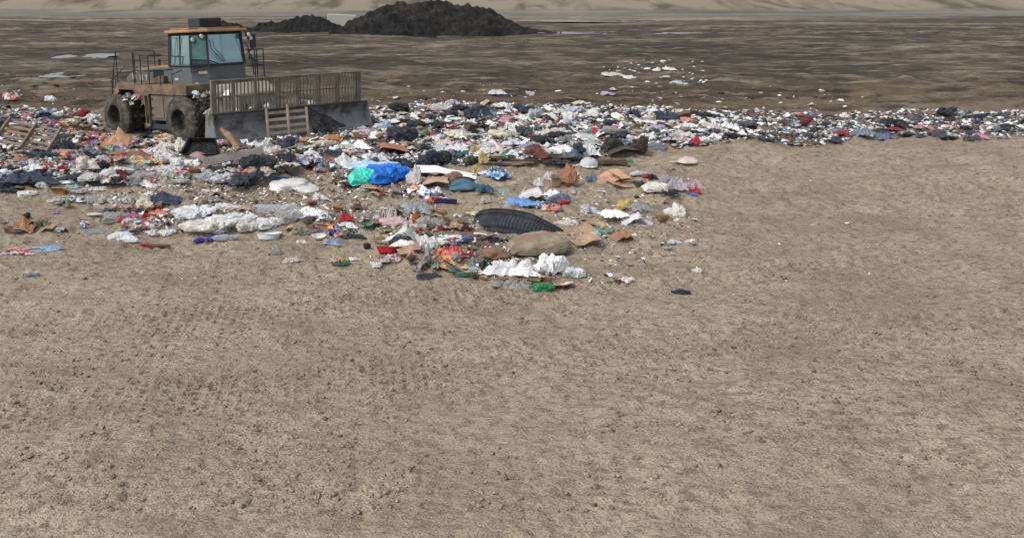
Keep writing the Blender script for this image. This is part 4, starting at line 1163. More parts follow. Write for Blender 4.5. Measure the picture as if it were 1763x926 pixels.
 ('plastic_bag','plastic bag','bag','film',W2,408,446,378,400,'crumpled white bag left of the white foam tub',None),
 ('plastic_bottle','bottle','bag','clear',(180,190,200),469,486,424,440,'clear crushed bottle alone on sand','the clear crushed bottle'),
 ('plastic_film','plastic film','rag','film',(208,198,190),486,520,441,452,'flat pale film right of the clear crushed bottle',None),
 ('plastic_scrap','plastic','bag','print',(60,150,100),572,602,438,460,'green and white crumpled packet on sand','the green and white packet'),
 ('paper_sheet','paper','rag','paper',W1,598,620,442,450,'white scrap right of the green and white packet',None),
 ('plastic_film','plastic film','bag','clear',(176,170,160),504,540,388,406,'brownish clear film on sand right of the tub',None),
 ('plastic_packet','packet','rag','paper',W2,508,530,411,420,'small pale packet below the brownish clear film',None),
 ('plastic_packet','packet','bag','print',(70,60,140),560,600,386,410,'purple and red shiny packet','the purple shiny packet'),
 ('paper_cup','cup','tub','paper',(222,220,214),537,561,401,413,'white crushed cup left of the purple shiny packet',None),
 ('plastic_bag','plastic bag','rag','film',(150,176,206),556,588,410,422,'pale blue film below the purple shiny packet',None),
 ('plastic_sheet','plastic sheet','sheet','cloth',(200,40,60),582,609,366,381,'bright red sheet above the white paper','the bright red sheet'),
 ('paper_sheet','paper','sheet','paper',(224,226,226),575,614,379,393,'white paper sheet below the bright red sheet',None),
 ('plastic_tub','tub','tub','film',(96,168,120),625,642,382,391,'small green plastic bowl','the small green bowl'),
 ('plastic_lattice','lattice','string','paper',(214,214,208),608,632,390,404,'white plastic lattice below the green bowl',None),
 ('plastic_bottle','bottle','bottle','clear',(190,188,184),607,646,363,377,'grey clear bottle behind the green bowl',None),
 ('plastic_disc','lid','sheet','dark',(46,62,68),590,630,402,411,'dark green flat tray below the white lattice',None),
 ('shredded_paper','paper','string','paper',(218,216,210),646,692,346,384,'tangle of white shredded strips','the white shredded strips'),
 ('cloth_scrap','cloth','rag','cloth',(40,44,56),658,698,356,378,'black jacket crumpled beside the white shredded strips','the black jacket'),
 ('plastic_film','plastic film','rag','clear',(196,198,204),688,748,344,372,'wispy grey film right of the black jacket',None),
 ('plastic_bag','plastic bag','bag','film',(214,180,178),656,712,369,393,'pinkish white bag with orange stain below the black jacket','the pinkish white bag'),
 ('paper_sheet','paper','bag','cloth',(206,90,70),709,722,368,384,'red orange scrap right of the pinkish white bag',None),
 ('plastic_bag','plastic bag','rag','clear',(206,202,198),716,766,370,388,'clear bag right of the red orange scrap',None),
 ('stick','stick','plank','paper',(224,220,214),704,734,384,392,'thin white stick below the clear bag',None),
 ('plastic_bag','plastic bag','tent','film',(206,216,212),662,716,385,418,'large pale green white bag standing above the red tub','the pale green white bag'),
 ('plastic_scrap','plastic','rag','film',(120,186,220),676,700,408,416,'light blue scrap at the foot of the pale green white bag',None),
 ('paper_sheet','paper','sheet','paper',(224,218,208),674,720,411,427,'white sheet right of the red tub',None),
 ('plastic_tub','tub','tub','cloth',(176,24,44),648,687,415,441,'bright red plastic tub tipped on its side','the red tub'),
 ('cardboard_sheet','cardboard','card','card',(164,130,110),684,722,419,436,'smooth brown cardboard right of the red tub',None),
 ('magazine','magazine','sheet','print',(170,160,160),653,695,432,453,'orange and grey printed magazine below the red tub','the printed magazine'),
 ('plastic_packet','packet','rag','print_red',(214,180,180),700,720,429,443,'pink and white packet right of the printed magazine',None),
 ('plastic_bag','plastic bag','bag','film',(218,224,230),638,657,449,461,'small white knotted bag below the printed magazine',None),
 ('plastic_scrap','plastic','bag','dark',(46,50,66),626,638,419,430,'small black and white scrap left of the red tub',None),
 ('plastic_bag','plastic bag','bag','print_blue',(206,216,208),742,814,399,424,'white bag with green and blue print','the green and blue printed bag'),
 ('plastic_bag','plastic bag','bag','film',(220,218,212),716,754,405,434,'crumpled white bag left of the green and blue printed bag',None),
 ('foil_sheet','foil','tent','film',(140,142,150),718,746,424,468,'upright grey striped foil','the grey striped foil'),
 ('food_wrapper','wrapper','rag','print_red',(190,60,66),745,802,419,447,'red and black printed wrapper heap','the red wrapper heap'),
 ('food_wrapper','wrapper','bag','print',(222,150,90),757,792,432,457,'orange and white printed wrapper below the red heap','the orange wrapper'),
 ('food_wrapper','wrapper','rag','print',(120,140,100),736,775,448,466,'greenish printed wrappers at the foot of the grey foil',None),
 ('cardboard_sheet','cardboard','card','card',(196,160,126),772,828,438,470,'light brown cardboard flaps left of the white tissue','the light brown flaps'),
 ('drink_carton','carton','box','print',(60,150,120),772,824,456,478,'green and white carton below the light brown flaps',None),
 ('plastic_disc','lid','disc','dark',(46,54,62),716,764,468,485,'black shiny dish lying on the sand','the black dish'),
 ('bottle_cap','bottle cap','soft','film',(50,60,160),711,718,463,469,'tiny royal blue cap left of the black dish',None),
 ('plastic_scrap','plastic','rag','dark',(40,76,66),824,852,445,464,'dark green plastic left of the white tissue',None),
 ('food_packet','packet','rag','print',(206,210,190),800,846,362,372,'pale green packet left above the tyre',None),
 ('paper_sheet','paper','card','paper',(220,214,200),815,842,399,407,'cream card left of the tyre foot',None),
 ('cardboard_sheet','cardboard','soft','cloth',(140,108,86),826,878,418,446,'smooth brown leather-like sack left of the big sack','the smooth brown sack'),
 ('cloth_scrap','cloth','rag','cloth',(130,100,82),816,852,410,428,'brown cloth left behind the smooth brown sack',None),
 ('cloth_scrap','cloth','rag','cloth',(54,42,72),818,866,408,418,'dark purple strip of cloth below the tyre',None),
 ('paper_tissue','tissue','rag','paper',(232,232,234),826,928,443,478,'wide crumpled white tissue sheet below the sacks','the wide white tissue'),
 ('paper_tissue','tissue','bag','paper',(226,226,228),920,978,434,476,'tall crumpled white tissue below the big sack','the tall white tissue'),
 ('plastic_bag','plastic bag','bag','film',(226,230,232),966,1006,456,481,'white bag right of the tall tissue',None),
 ('paper_plate','plate','disc','print_red',(224,214,200),943,986,472,501,'white plate with orange stain','the stained plate'),
 ('plastic_bag','plastic bag','bag','film',(44,140,86),912,952,482,505,'shiny green bag with red print at the bottom','the shiny green bag'),
 ('plastic_cup','cup','tub','clear',(206,206,206),843,866,477,497,'clear plastic cup left of the crushed clear cups',None),
 ('plastic_film','plastic film','rag','clear',(206,204,198),862,914,478,500,'crushed clear cups and film left of the green bag',None),
 ('plastic_bottle','bottle','bottle','film',(70,140,96),1039,1060,481,490,'small green bottle on bare sand at lower right',None),
 ('plastic_scrap','plastic','rag','cloth',(120,50,80),1058,1074,480,489,'maroon scrap between the green bottle and white knot',None),
 ('plastic_bag','plastic bag','bag','film',W1,1070,1090,476,488,'small white knot right of the maroon scrap',None),
 ('paper_sheet','paper','tent','paper',(220,210,200),1013,1020,477,486,'tiny upright paper scrap right of the stained plate',None),
 ('plastic_scrap','plastic','rag','print_red',(210,150,150),990,1002,489,497,'small red and white scrap right of the stained plate',None),
 ('shoe','shoe','soft','dark',(44,54,80),1156,1190,493,507,'navy shoe at the bottom right','the navy shoe'),
 ('plastic_bag','plastic bag','bag','film',W1,1192,1206,460,470,'small white bag above the navy shoe',None),
 # --- right middle
 ('plastic_bag','plastic bag','bag','film',(214,206,196),955,994,376,390,'beige white film right behind the tyre',None),
 ('cardboard_sheet','cardboard','card','card',(164,130,104),962,1022,380,407,'heap of torn brown paper right of the tyre','the torn brown paper'),
 ('cardboard_sheet','cardboard','card','card',(170,138,110),984,1030,400,422,'flat brown cardboard below the torn brown paper',None),
 ('cardboard_sheet','cardboard','tent','card',(156,112,82),1052,1088,397,415,'brown cardboard corner standing right of the teal scrap','the brown cardboard corner'),
 ('cardboard_sheet','cardboard','card','card',(110,76,60),1004,1024,384,391,'dark brown flap behind the torn brown paper',None),
 ('plastic_scrap','plastic','bag','film',(90,190,186),1019,1038,392,406,'teal plastic scrap among torn brown paper','the teal scrap'),
 ('plastic_scrap','plastic','bag','film',(206,190,150),1026,1042,383,394,'yellowish lump above the teal scrap',None),
 ('paper_sheet','paper','bag','film',(204,208,216),1016,1034,400,417,'pale wrapped piece below the teal scrap',None),
 ('plastic_cup','cup','tub','clear',(190,192,196),1042,1058,387,403,'clear cup right of the teal scrap',None),
 ('plastic_bag','plastic bag','bag','film',(196,194,206),1000,1037,351,371,'lavender grey bag with black spot on sand','the lavender grey bag'),
 ('paper_sheet','paper','sheet','paper',(230,228,224),1033,1077,358,376,'white creased sheet right of the lavender grey bag','the white creased sheet'),
 ('food_packet','packet','bag','film',(222,190,60),1063,1082,346,362,'bright yellow packet left of a clear film','the yellow packet'),
 ('plastic_film','plastic film','rag','clear',(196,196,204),1072,1120,347,365,'clear film right of the yellow packet',None),
 ('plastic_sheet','plastic sheet','tent','film',(212,212,216),1067,1110,364,386,'pale grey folded sheet below the yellow packet','the pale folded sheet'),
 ('plastic_disc','lid','disc','film',(200,200,216),1094,1126,376,391,'white and purple disc right of the pale folded sheet',None),
 ('plastic_bag','plastic bag','bag','film',(228,224,216),1144,1176,352,374,'round white bag alone at right','the round white bag'),
 ('cardboard_sheet','cardboard','bag','card',(120,84,66),1130,1152,370,381,'brown scrap left below the round white bag',None),
 ('cardboard_sheet','cardboard','card','card',(176,146,120),1172,1202,382,395,'tan cardboard flap at the right edge',None),
 ('plastic_bag','plastic bag','bag','film',(210,218,226),1152,1175,411,421,'small pale blue bag at lower right',None),
 ('plastic_bag','plastic bag','bag','film',W1,1180,1198,410,421,'small white bag right of the small pale blue bag',None),
 ('plastic_sheet','plastic sheet','sheet','film',(110,160,220),865,920,336,357,'light blue plastic sheet','the light blue sheet'),
 ('plastic_bag','plastic bag','tent','film',(206,204,206),896,942,321,348,'grey white peaked bag behind the light blue sheet','the peaked bag'),
 ('paper_sheet','paper','sheet','paper',(230,230,230),940,966,325,342,'white card strip behind the slate blue pad',None),
 ('plastic_bag','plastic bag','bag','dark',(100,112,136),945,985,332,352,'slate blue pad right of the light blue sheet','the slate blue pad'),
 ('plastic_bag','plastic bag','bag','print_blue',(200,208,216),918,950,345,360,'white and blue printed bag right of the light blue sheet',None),
 ('plastic_scrap','plastic','bag','cloth',(190,50,66),960,979,343,353,'red can-shaped scrap on the slate blue pad',None),
 ('plastic_bag','plastic bag','rag','print_red',(200,190,190),932,968,350,364,'clear bag with pink print below the slate blue pad',None),
 ('plastic_bag','plastic bag','rag','film',(196,186,172),826,848,336,350,'beige scrap left of the light blue sheet',None),
 ('canvas_sack','sack','soft','cloth',(72,112,132),768,830,301,332,'teal canvas sack lying on the sand','the teal canvas sack'),
 ('cloth_scrap','cloth','rag','cloth',(70,108,128),820,850,316,332,'teal cloth tail right of the teal canvas sack',None),
 ('foam_board','foam board','card','paper',(236,236,240),712,824,281,311,'long white ribbed foam board','the long white foam board'),
 ('plastic_scrap','plastic','sheet','film',(214,180,70),812,827,287,300,'yellow tape end of the long white foam board',None),
 ('plastic_disc','lid','disc','film',(130,200,170),858,875,325,335,'mint green round lid on sand','the mint green lid'),
 ('cardboard_sheet','cardboard','card','card',(176,146,124),722,772,300,324,'tan cardboard below the long white foam board',None),
 ('cloth_scrap','cloth','bag','cloth',(140,110,98),758,796,296,316,'brown cloth hump below the long white foam board',None),
 ('food_packet','packet','sheet','print_blue',(214,216,222),721,767,319,344,'white bag with blue lettering patches left of the teal sack','the blue lettered bag'),
 ('paper_sheet','paper','tent','print_red',(224,220,224),702,736,313,334,'white packet with red mark left of the blue lettered bag',None),
 ('food_wrapper','wrapper','rag','print_red',(210,90,60),732,760,336,352,'orange and black wrapper below the blue lettered bag',None),
 ('cloth_scrap','cloth','plank','cloth',(50,50,96),750,786,340,350,'thin navy strap right of the orange and black wrapper',None),
 ('food_packet','packet','sheet','print_blue',(206,210,220),825,858,292,304,'blue striped packet right of the long white foam board',None),
 ('food_packet','packet','sheet','print_blue',(150,200,226),838,876,286,308,'light blue packet with white edge on sand',None),
 ('plastic_bag','plastic bag','bag','film',(206,202,202),700,724,290,322,'wispy white film left end of the long white foam board',None),
 ('plastic_bag','plastic bag','bag','film',(176,204,230),590,684,276,303,'big pale blue translucent bag','the big pale blue bag'),
 ('plastic_bag','plastic bag','bag','film',(64,232,206),600,654,288,320,'bright turquoise plastic on the pale blue bag','the turquoise plastic'),
 ('plastic_bag','plastic bag','bag','film',(10,118,232),632,702,284,319,'bright blue plastic bag','the bright blue plastic bag'),
 ('cardboard_sheet','cardboard','card','card',(170,134,108),620,660,314,328,'tan cardboard under the bright blue plastic bag',None),
 ('bin_bag','bin bag','bag','dark',(30,38,54),667,719,220,247,'round black bin bag behind the brown cardboard','the round black bin bag'),
 ('plastic_bag','plastic bag','bag','film',(104,150,104),717,738,223,235,'green bag right of the round black bin bag','the green bag'),
 ('plastic_sheet','plastic sheet','sheet','cloth',(230,80,106),737,753,226,238,'hot pink sheet right of the green bag','the hot pink sheet'),
 ('cardboard_sheet','cardboard','card','card',(160,108,78),650,712,240,272,'large brown cardboard sheet in the middle field','the large brown cardboard'),
 ('paper_sheet','paper','tent','paper',(228,224,216),600,645,242,263,'white peaked sheet left of the large brown cardboard','the white peaked sheet'),
 ('plastic_bag','plastic bag','tent','film',(220,226,222),578,615,266,291,'white peaked bag left behind the pale blue bag',None),
 ('bin_bag','bin bag','bag','dark',(34,40,60),712,752,260,288,'navy black bag right of the large brown cardboard','the navy black bag'),
 ('bin_bag','bin bag','bag','dark',(26,28,36),738,776,258,280,'black shiny bag right of the navy black bag',None),
 ('bin_bag','bin bag','rag','dark',(34,38,54),662,712,270,290,'navy film below the large brown cardboard',None),
 ('bin_bag','bin bag','rag','dark',(38,44,58),556,604,258,276,'navy film left of the white peaked sheet',None),
 ('plastic_bag','plastic bag','bag','film',(176,196,214),638,672,208,224,'light blue bag right of the blade end','the light blue bag'),
 ('foam_lump','foam','bag','film',(206,176,110),811,828,250,268,'yellow foam lump above a dark green cloth','the yellow foam lump'),
 ('foam_lump','foam','bag','film',(200,168,100),824,840,264,282,'yellow foam lump right of the dark green cloth',None),
 ('cloth_scrap','cloth','bag','cloth',(60,80,72),799,828,268,284,'dark green cloth between two yellow foam lumps',None),
 ('wooden_board','board','plank','wood',(116,104,92),838,918,277,285,'long grey broken board at the front edge of the right field','the long broken board'),
 ('wooden_board','board','plank','wood',(92,80,70),880,964,272,279,'dark board right of the long grey broken board',None),
 ('wooden_board','board','plank','wood',(122,104,88),900,990,266,272,'brown board behind the dark board at the field edge',None),
 ('wooden_board','board','plank','wood',(84,72,62),846,905,268,275,'dark brown board behind the long grey broken board',None),
 ('wooden_board','board','plank','wood',(164,146,124),866,898,279,285,'short pale board overlapping the long grey broken board',None),
 ('bin_bag','bin bag','rag','dark',(50,58,66),930,990,270,284,'dark grey film at the right end of the broken boards',None),
 ('plastic_scrap','plastic','bag','film',(40,170,80),862,876,263,272,'bright green scrap above the long broken board',None),
 ('plastic_bag','plastic bag','bag','film',(214,208,178),842,880,222,240,'speckled cream foam bag in the right field','the speckled cream bag'),
 ('bin_bag','bin bag','rag','dark',(36,44,60),798,850,184,200,'black film sheet at the back edge of the field','the black film at the back'),
 ('bin_bag','bin bag','rag','film',(110,136,164),818,856,188,200,'steel blue sheet right of the black film at the back',None),
 ('bin_bag','bin bag','bag','dark',(32,38,50),911,948,232,249,'black bag left of the dark heap','the black bag'),
 ('bin_bag','bin bag','bag','dark',(64,74,84),888,916,218,236,'dark grey bag up left of the black bag',None),
 ('plastic_disc','lid','soft','dark',(40,52,74),984,1008,241,262,'round dark blue bucket end','the dark blue bucket end'),
 ('plastic_disc','lid','soft','dark',(78,96,118),972,1003,254,277,'slate blue bucket end below the dark blue one',None),
 ('metal_scrap','scrap metal','bag','rubber',(58,54,50),1035,1074,236,262,'dark brown machine scrap, left part of the dark heap','the dark scrap heap'),
 ('metal_scrap','scrap metal','bag','rubber',(56,44,42),1080,1112,238,266,'dark reddish machine scrap, right part of the dark heap',None),
 ('metal_scrap','scrap metal','card','rubber',(70,64,62),1042,1086,246,268,'dark sheet metal with a grey edge in the dark heap',None),
 ('bin_bag','bin bag','soft','dark',(96,104,116),1104,1156,242,261,'slate grey long sack right of the dark heap','the slate grey sack'),
 ('plastic_bag','plastic bag','bag','film',(176,178,184),906,936,188,204,'grey bag at the back of the right field',None),
 ('plastic_bag','plastic bag','tied','film',(216,210,204),1010,1042,184,201,'white bag with a twisted neck at the back','the twisted neck bag'),
 ('plastic_bag','plastic bag','bag','film',(222,220,222),966,992,193,209,'white bag right of the rust red scrap',None),
 ('metal_scrap','scrap metal','bag','cloth',(150,60,44),958,970,200,213,'rust red scrap at the back of the right field',None),
 ('plastic_bag','plastic bag','soft','film',(80,160,196),1139,1162,190,199,'cyan bundle on a navy sheet','the cyan bundle'),
 ('bin_bag','bin bag','rag','dark',(40,50,72),1122,1170,192,207,'navy sheet under the cyan bundle',None),
 ('bin_bag','bin bag','rag','dark',(44,58,84),1076,1102,188,204,'navy crumpled sheet left of the cyan bundle',None),
 ('plastic_bag','plastic bag','bag','film',(176,160,200),1116,1144,215,226,'lilac bag in the right field',None),
 ('plastic_bag','plastic bag','bag','film',(222,150,120),1170,1198,202,214,'salmon bag at the right back of the field','the salmon bag'),
 ('plastic_scrap','plastic','bag','cloth',(206,70,80),1186,1204,236,252,'red bundle at the right edge',None),
 ('plastic_scrap','plastic','bag','film',(90,196,170),1006,1020,223,232,'mint scrap left of a red scrap',None),
 ('plastic_scrap','plastic','bag','cloth',(226,70,90),1018,1028,220,234,'bright red scrap right of the mint scrap',None),
 ('plastic_bag','plastic bag','tied','film',(206,204,208),985,1030,266,291,'white twisted bag on sand below the bucket ends','the white twisted bag'),
 ('wooden_board','board','plank','wood',(100,84,70),1030,1078,272,284,'dark broken board right of the white twisted bag',None),
 ('plastic_scrap','plastic','rag','film',(60,160,90),1080,1090,274,280,'green scrap right of the dark broken board',None),
 ('plastic_bag','plastic bag','tied','film',(210,198,186),1152,1202,266,283,'long beige twisted bag at the right edge',None),
 ('cardboard_box','cardboard box','bag','card',(150,108,84),958,990,288,321,'round brown drum-like carton standing on sand','the round brown carton'),
 ('plastic_bag','plastic bag','bag','print_blue',(220,224,226),976,1003,291,314,'white and blue bag on the round brown carton',None),
 ('magazine','magazine','box','paper',(150,128,110),943,964,298,321,'bundle of brown papers left of the round carton',None),
 ('plastic_bag','plastic bag','bag','film',(224,222,224),919,937,307,322,'white knotted bag left of the bundle of papers',None),
 ('plastic_bag','plastic bag','bag','film',(222,214,206),936,952,297,312,'white folded piece above the bundle of papers',None),
 ('cardboard_sheet','cardboard','card','card',(190,148,118),1024,1076,291,316,'large flattened orange brown carton','the flattened carton'),
 ('cardboard_sheet','cardboard','card','card',(140,110,84),1052,1092,293,312,'shaded brown inside of the flattened carton',None),
 ('cardboard_sheet','cardboard','card','card',(180,140,112),1046,1100,308,322,'front flap of the flattened carton',None),
 ('cloth_scrap','cloth','rag','print_blue',(90,100,116),1006,1030,299,315,'grey blue rag with a white knot left of the flattened carton',None),
 ('plastic_bag','plastic bag','bag','film',(206,206,216),1084,1112,293,304,'pale grey bag above the red cloth at right',None),
 ('cloth_scrap','cloth','bag','cloth',(176,44,54),1103,1118,299,308,'red cloth right of the flattened carton','the red cloth'),
 ('cloth_scrap','cloth','rag','cloth',(40,52,72),1114,1132,299,310,'navy cloth right of the red cloth',None),
 ('cloth_scrap','cloth','rag','cloth',(60,72,70),1088,1112,310,318,'dark grey green cloth below the red cloth',None),
 ('plastic_bag','plastic bag','bag','film',(222,220,214),1105,1156,311,333,'large white bag at the left of the right edge pile','the white bag of the right edge pile'),
 ('plastic_bag','plastic bag','rag','film',(186,170,182),1146,1186,305,330,'mauve film in the right edge pile',None),
 ('plastic_bag','plastic bag','rag','clear',(196,196,206),1130,1176,300,318,'clear film behind the mauve film',None),
 ('cloth_scrap','cloth','rag','cloth',(44,54,72),1136,1170,326,336,'dark strip at the foot of the right edge pile',None),
 ('plastic_scrap','plastic','rag','film',(60,120,190),1178,1202,330,338,'blue flat packet at the foot of the right edge pile',None),
 ('plastic_scrap','plastic','rag','cloth',(206,40,60),1186,1206,324,332,'red scrap above the blue flat packet',None),
 ('plastic_bag','plastic bag','rag','film',(206,170,170),1176,1210,308,326,'pink and white film at the right edge',None),
 # --- strays on the mud
 ('plastic_sheet','plastic sheet','sheet','film',(196,198,200),840,870,153,163,'grey white sheet alone on the mud right of the blade','the stray grey sheet'),
 ('plastic_sheet','plastic sheet','sheet','film',(196,190,182),1033,1072,123,132,'widest white sheet in the distant cluster at right','the widest distant sheet'),
 ('plastic_sheet','plastic sheet','sheet','film',(206,206,206),1072,1096,129,136,'white sheet right of the widest distant sheet',None),
 ('plastic_bag','plastic bag','bag','film',W1,1124,1136,117,124,'white bag on the mud right of the distant cluster',None),
 ('plastic_bag','plastic bag','sheet','film',W1,1142,1162,115,121,'flat white sheet on the mud near the right edge',None),
 ('plastic_bag','plastic bag','sheet','film',(190,192,200),1156,1178,138,146,'pale sheet on the mud near the right edge',None),
 ('plastic_bag','plastic bag','bag','film',(186,184,192),1036,1058,158,165,'grey bag on the mud behind the right field',None),
 ('plastic_bag','plastic bag','sheet','film',(206,200,190),988,1012,172,180,'cream film at the back fringe of the right field',None),
 ('plastic_bag','plastic bag','bag','film',W3,905,920,158,166,'small grey white bag right of the stray grey sheet',None),
]
for t_ in IT:
    item(t_[0], t_[1], t_[2], t_[3], t_[4], t_[5], t_[6], t_[7], t_[8], t_[9], t_[10])

# ------------------------------------------------------------------ tyre (crushed flat, tread towards the camera)
def tyre():
    g, s = ground_at(903, 404)
    bm = bmesh.new(); nseg, prof = 168, []
    Rr, wd, th = .84, .54, .17
    for k in range(17):
        a = math.pi * (k / 16) - math.pi / 2
        prof.append((Rr - th + th * (abs(math.cos(a)) ** .35), wd * .5 * math.copysign(abs(math.sin(a)) ** .7, math.sin(a))))
    prof += [(Rr - th - .10, wd * .38), (Rr - th - .11, wd * .3), (Rr - th - .03, wd * .2), (Rr - th - .0, 0), (Rr - th - .03, -wd * .2), (Rr - th - .11, -wd * .3), (Rr - th - .10, -wd * .38)]
    rings = []
    for i in range(nseg):
        a = 2 * math.pi * i / nseg; ring = []
        for j, (r, z) in enumerate(prof):
            rr = r
            if j < 17:
                if j in (3, 6, 10, 13): rr -= .05
                elif (i + j // 3) % 2 == 0 and 1 < j < 15: rr -= .014 + .006 * N3((i, j, 0), .7, 3)
            ring.append(bm.verts.new((rr * math.cos(a), rr * math.sin(a), z)))
        rings.append(ring)
    m = len(prof)
    for i in range(nseg):
        q, t = rings[i], rings[(i + 1) % nseg]
        for j in range(m): bm.faces.new([q[j], q[(j + 1) % m], t[(j + 1) % m], t[j]])
    # crushed: the casing is folded over, high in the middle and sinking to the right
    for v in bm.verts:
        x, y, z = v.co
        v.co = Vector((x * 1.14 + .02 * N3(v.co, 3, 5), y * (.52 - .12 * x), z * (1.0 - .28 * max(0, x) - .1 * abs(x)) + .06 * math.cos(x * 2.4 + .6)))
    o = bm_obj('tyre', bm, M['rubber'])
    o.color = (*rgb(42, 47, 56), 1)
    o.location = (g.x + .08, g.y + .40, g.z - .13)
    o.rotation_euler = (R(-31), R(11), R(-6))
    tag(o, 'big worn black tyre lying crushed on the sand', 'tyre')
    USED.append((818, 980, 366, 408)); LAND.append((898, 385, 'the black tyre'))
tyre()

def sack():
    g, s = ground_at(927, 438)
    bm = bmesh.new(); bmesh.ops.create_icosphere(bm, subdivisions=5, radius=1)
    for v in bm.verts:
        p = v.co.copy()
        e = .75
        q = Vector((math.copysign(abs(p.x) ** e, p.x), math.copysign(abs(p.y) ** e, p.y), math.copysign(abs(p.z) ** .9, p.z)))
        q *= 1 + .10 * N3(p, 1.2, 9) + .045 * N3(p, 3.5, 4) - .05 * abs(N3(p, 5, 2))
        q.x = q.x * .55; q.y *= .36; q.z = q.z * .235 * (1 + .12 * N3(p, 2, 8)) * (1 - .30 * (q.x < 0) * min(1, -q.x / .5))
        if q.z < 0: q.z *= .5
        if p.x < -.7: q.z += .03 * math.sin(p.y * 14); q.y *= 1 + .08 * math.sin(p.z * 9)
        v.co = q
    o = bm_obj('burlap_sack', bm, None, smooth=True)
    t = NT('sack_weave'); co = t.coords('Object')
    c = t.mix(t.ramp(t.noise(co, 3, 5, .7), [(.35, 0.), (.65, 1.)]), rgb(104, 94, 77), rgb(142, 130, 111))
    sp = t.n('SeparateXYZ'); t.l(co, sp.inputs[0])
    band = t.math('ABSOLUTE', t.math('SUBTRACT', t.math('ADD', sp.outputs[1], t.math('MULTIPLY', t.noise(co, 4, 3, .5), .12)), .03))
    mk = t.ramp(band, [(.02, 1.), (.06, 0.)])
    up = t.ramp(sp.outputs[2], [(.10, 0.), (.14, 1.)])
    c = t.mix(t.math('MULTIPLY', t.math('MULTIPLY', mk, up), .7), c, rgb(150, 70, 84))
    t.l(c, t.b.inputs['Base Color']); t.b.inputs['Roughness'].default_value = .9
    t.bump(t.noise(co, 40, 3, .6), .4, .02)
    o.data.materials.append(t.m)
    o.location = (g.x, g.y + .12, g.z + .10); o.rotation_euler = (0, R(-3), R(6))
    tag(o, 'plump khaki sack with a faded pink stripe in front of the tyre', 'sack')
    USED.append((875, 980, 398, 444)); LAND.append((927, 422, 'the big khaki sack'))
sack()

# ------------------------------------------------------------------ pallets
def pallet_parts(rootobj, Wd, Ht, nslat, stringers, ext=(0, 0, 0)):
    for i, x in enumerate(stringers):
        bm = bmesh.new(); box(bm, x - .022, x + .022, -.10, 0, -.04, Ht + ext[i % len(ext)])
        bmesh.ops.subdivide_edges(bm, edges=[e for e in bm.edges if abs(e.verts[0].co.z - e.verts[1].co.z) > .3], cuts=5)
        for v in bm.verts: v.co.x += .012 * N3(v.co, 3, i)
        o = bm_obj('stringer', bm, M['wood'], rootobj); o.color = (*rgb(176, 158, 138), 1)
    for k in range(nslat):
        z = .05 + (Ht - .15) * k / (nslat - 1)
        bm = bmesh.new(); box(bm, 0.02 + rnd.uniform(-.02, .0), Wd - .02 + rnd.uniform(0, .02), .002, .02, z, z + .085)
        for v in bm.verts: v.co.z += .02 * N3(v.co, 2, k)
        o = bm_obj('slat', bm, M['wood'], rootobj); o.color = (*rgb(*rnd.choice([(186, 168, 150), (168, 150, 134), (194, 176, 160)])), 1)
pr = bpy.data.objects.new('pallet', None); COL.objects.link(pr)
xa = Vector((math.cos(R(33)), math.sin(R(33)), 0)); za = Vector((-.13 * math.sin(R(37)), .13 * math.cos(R(37)), 1)).normalized()
xa = (xa - za * xa.dot(za)).normalized(); ya = za.cross(xa)
mp_ = Matrix((xa, ya, za)).transposed().to_4x4()
p0 = Mb @ Vector((1.62, .42, -.02)); mp_.translation = p0
pr.matrix_world = mp_
tag(pr, 'wooden pallet standing on edge against the compactor blade', 'pallet')
pallet_parts(pr, 1.42, .98, 5, (.02, .74, 1.40), (.10, .16, .03))
USED.append((445, 522, 184, 242))

pr2 = bpy.data.objects.new('pallet', None); COL.objects.link(pr2)
g, s = ground_at(42, 262)
m2 = Matrix.Translation((g.x - .86, g.y - .05, g.z + .30)) @ Matrix.Rotation(R(-4), 4, 'Z') @ Matrix.Rotation(R(10), 4, 'Y') @ Matrix.Rotation(R(-58), 4, 'X')
pr2.matrix_world = m2
tag(pr2, 'broken grey wooden pallet lying among the litter at far left', 'pallet')
pallet_parts(pr2, 1.65, .95, 5, (.1, .85, 1.55))
for o_ in pr2.children: o_.color = (*rgb(140, 128, 114), 1)
USED.append((0, 86, 232, 264)); LAND.append((44, 250, 'the broken pallet at left'))

# black drape hanging from the blade beside the pallet
def drape():
    bm = bmesh.new(); n = 22; g = []
    A, Bc, C_, D_ = [Mb @ Vector(p) for p in ((2.98, .26, .99), (3.18, .34, .97), (4.25, .85, .34), (3.08, 1.0, -.08))]
    for i in range(n):
        row = []
        for j in range(n):
            f, h_ = i / (n - 1), j / (n - 1)
            p = A.lerp(Bc, f).lerp(D_.lerp(C_, f), h_)
            nz = .5 - abs(mn.noise(Vector((f * 7, h_ * 1.6, 3)))) * 2
            p = p + (Mb.to_3x3() @ Vector((0, 1, 0))) * (.05 * nz + .03 * mn.noise(Vector((f * 9, h_ * 9, 0)))) * (.3 + h_)
            p.z += .08 * mn.noise(Vector((f * 5, h_ * 3, 8))) + .10 * math.sin(f * 3.1) * h_
            row.append(bm.verts.new(p))
        g.append(row)
    for i in range(n - 1):
        for j in range(n - 1): bm.faces.new([g[i][j], g[i + 1][j], g[i + 1][j + 1], g[i][j + 1]])
    bmesh.ops.triangulate(bm, faces=bm.faces)
    o = bm_obj('black_film', bm, M['dark']); o.color = (*rgb(13, 15, 21), 1)
    tag(o, 'black plastic film draped over the blade right of the leaning pallet', 'plastic film')
    LAND.append((536, 215, 'the black drape on the blade'))
drape()
USED.append((512, 560, 190, 240))

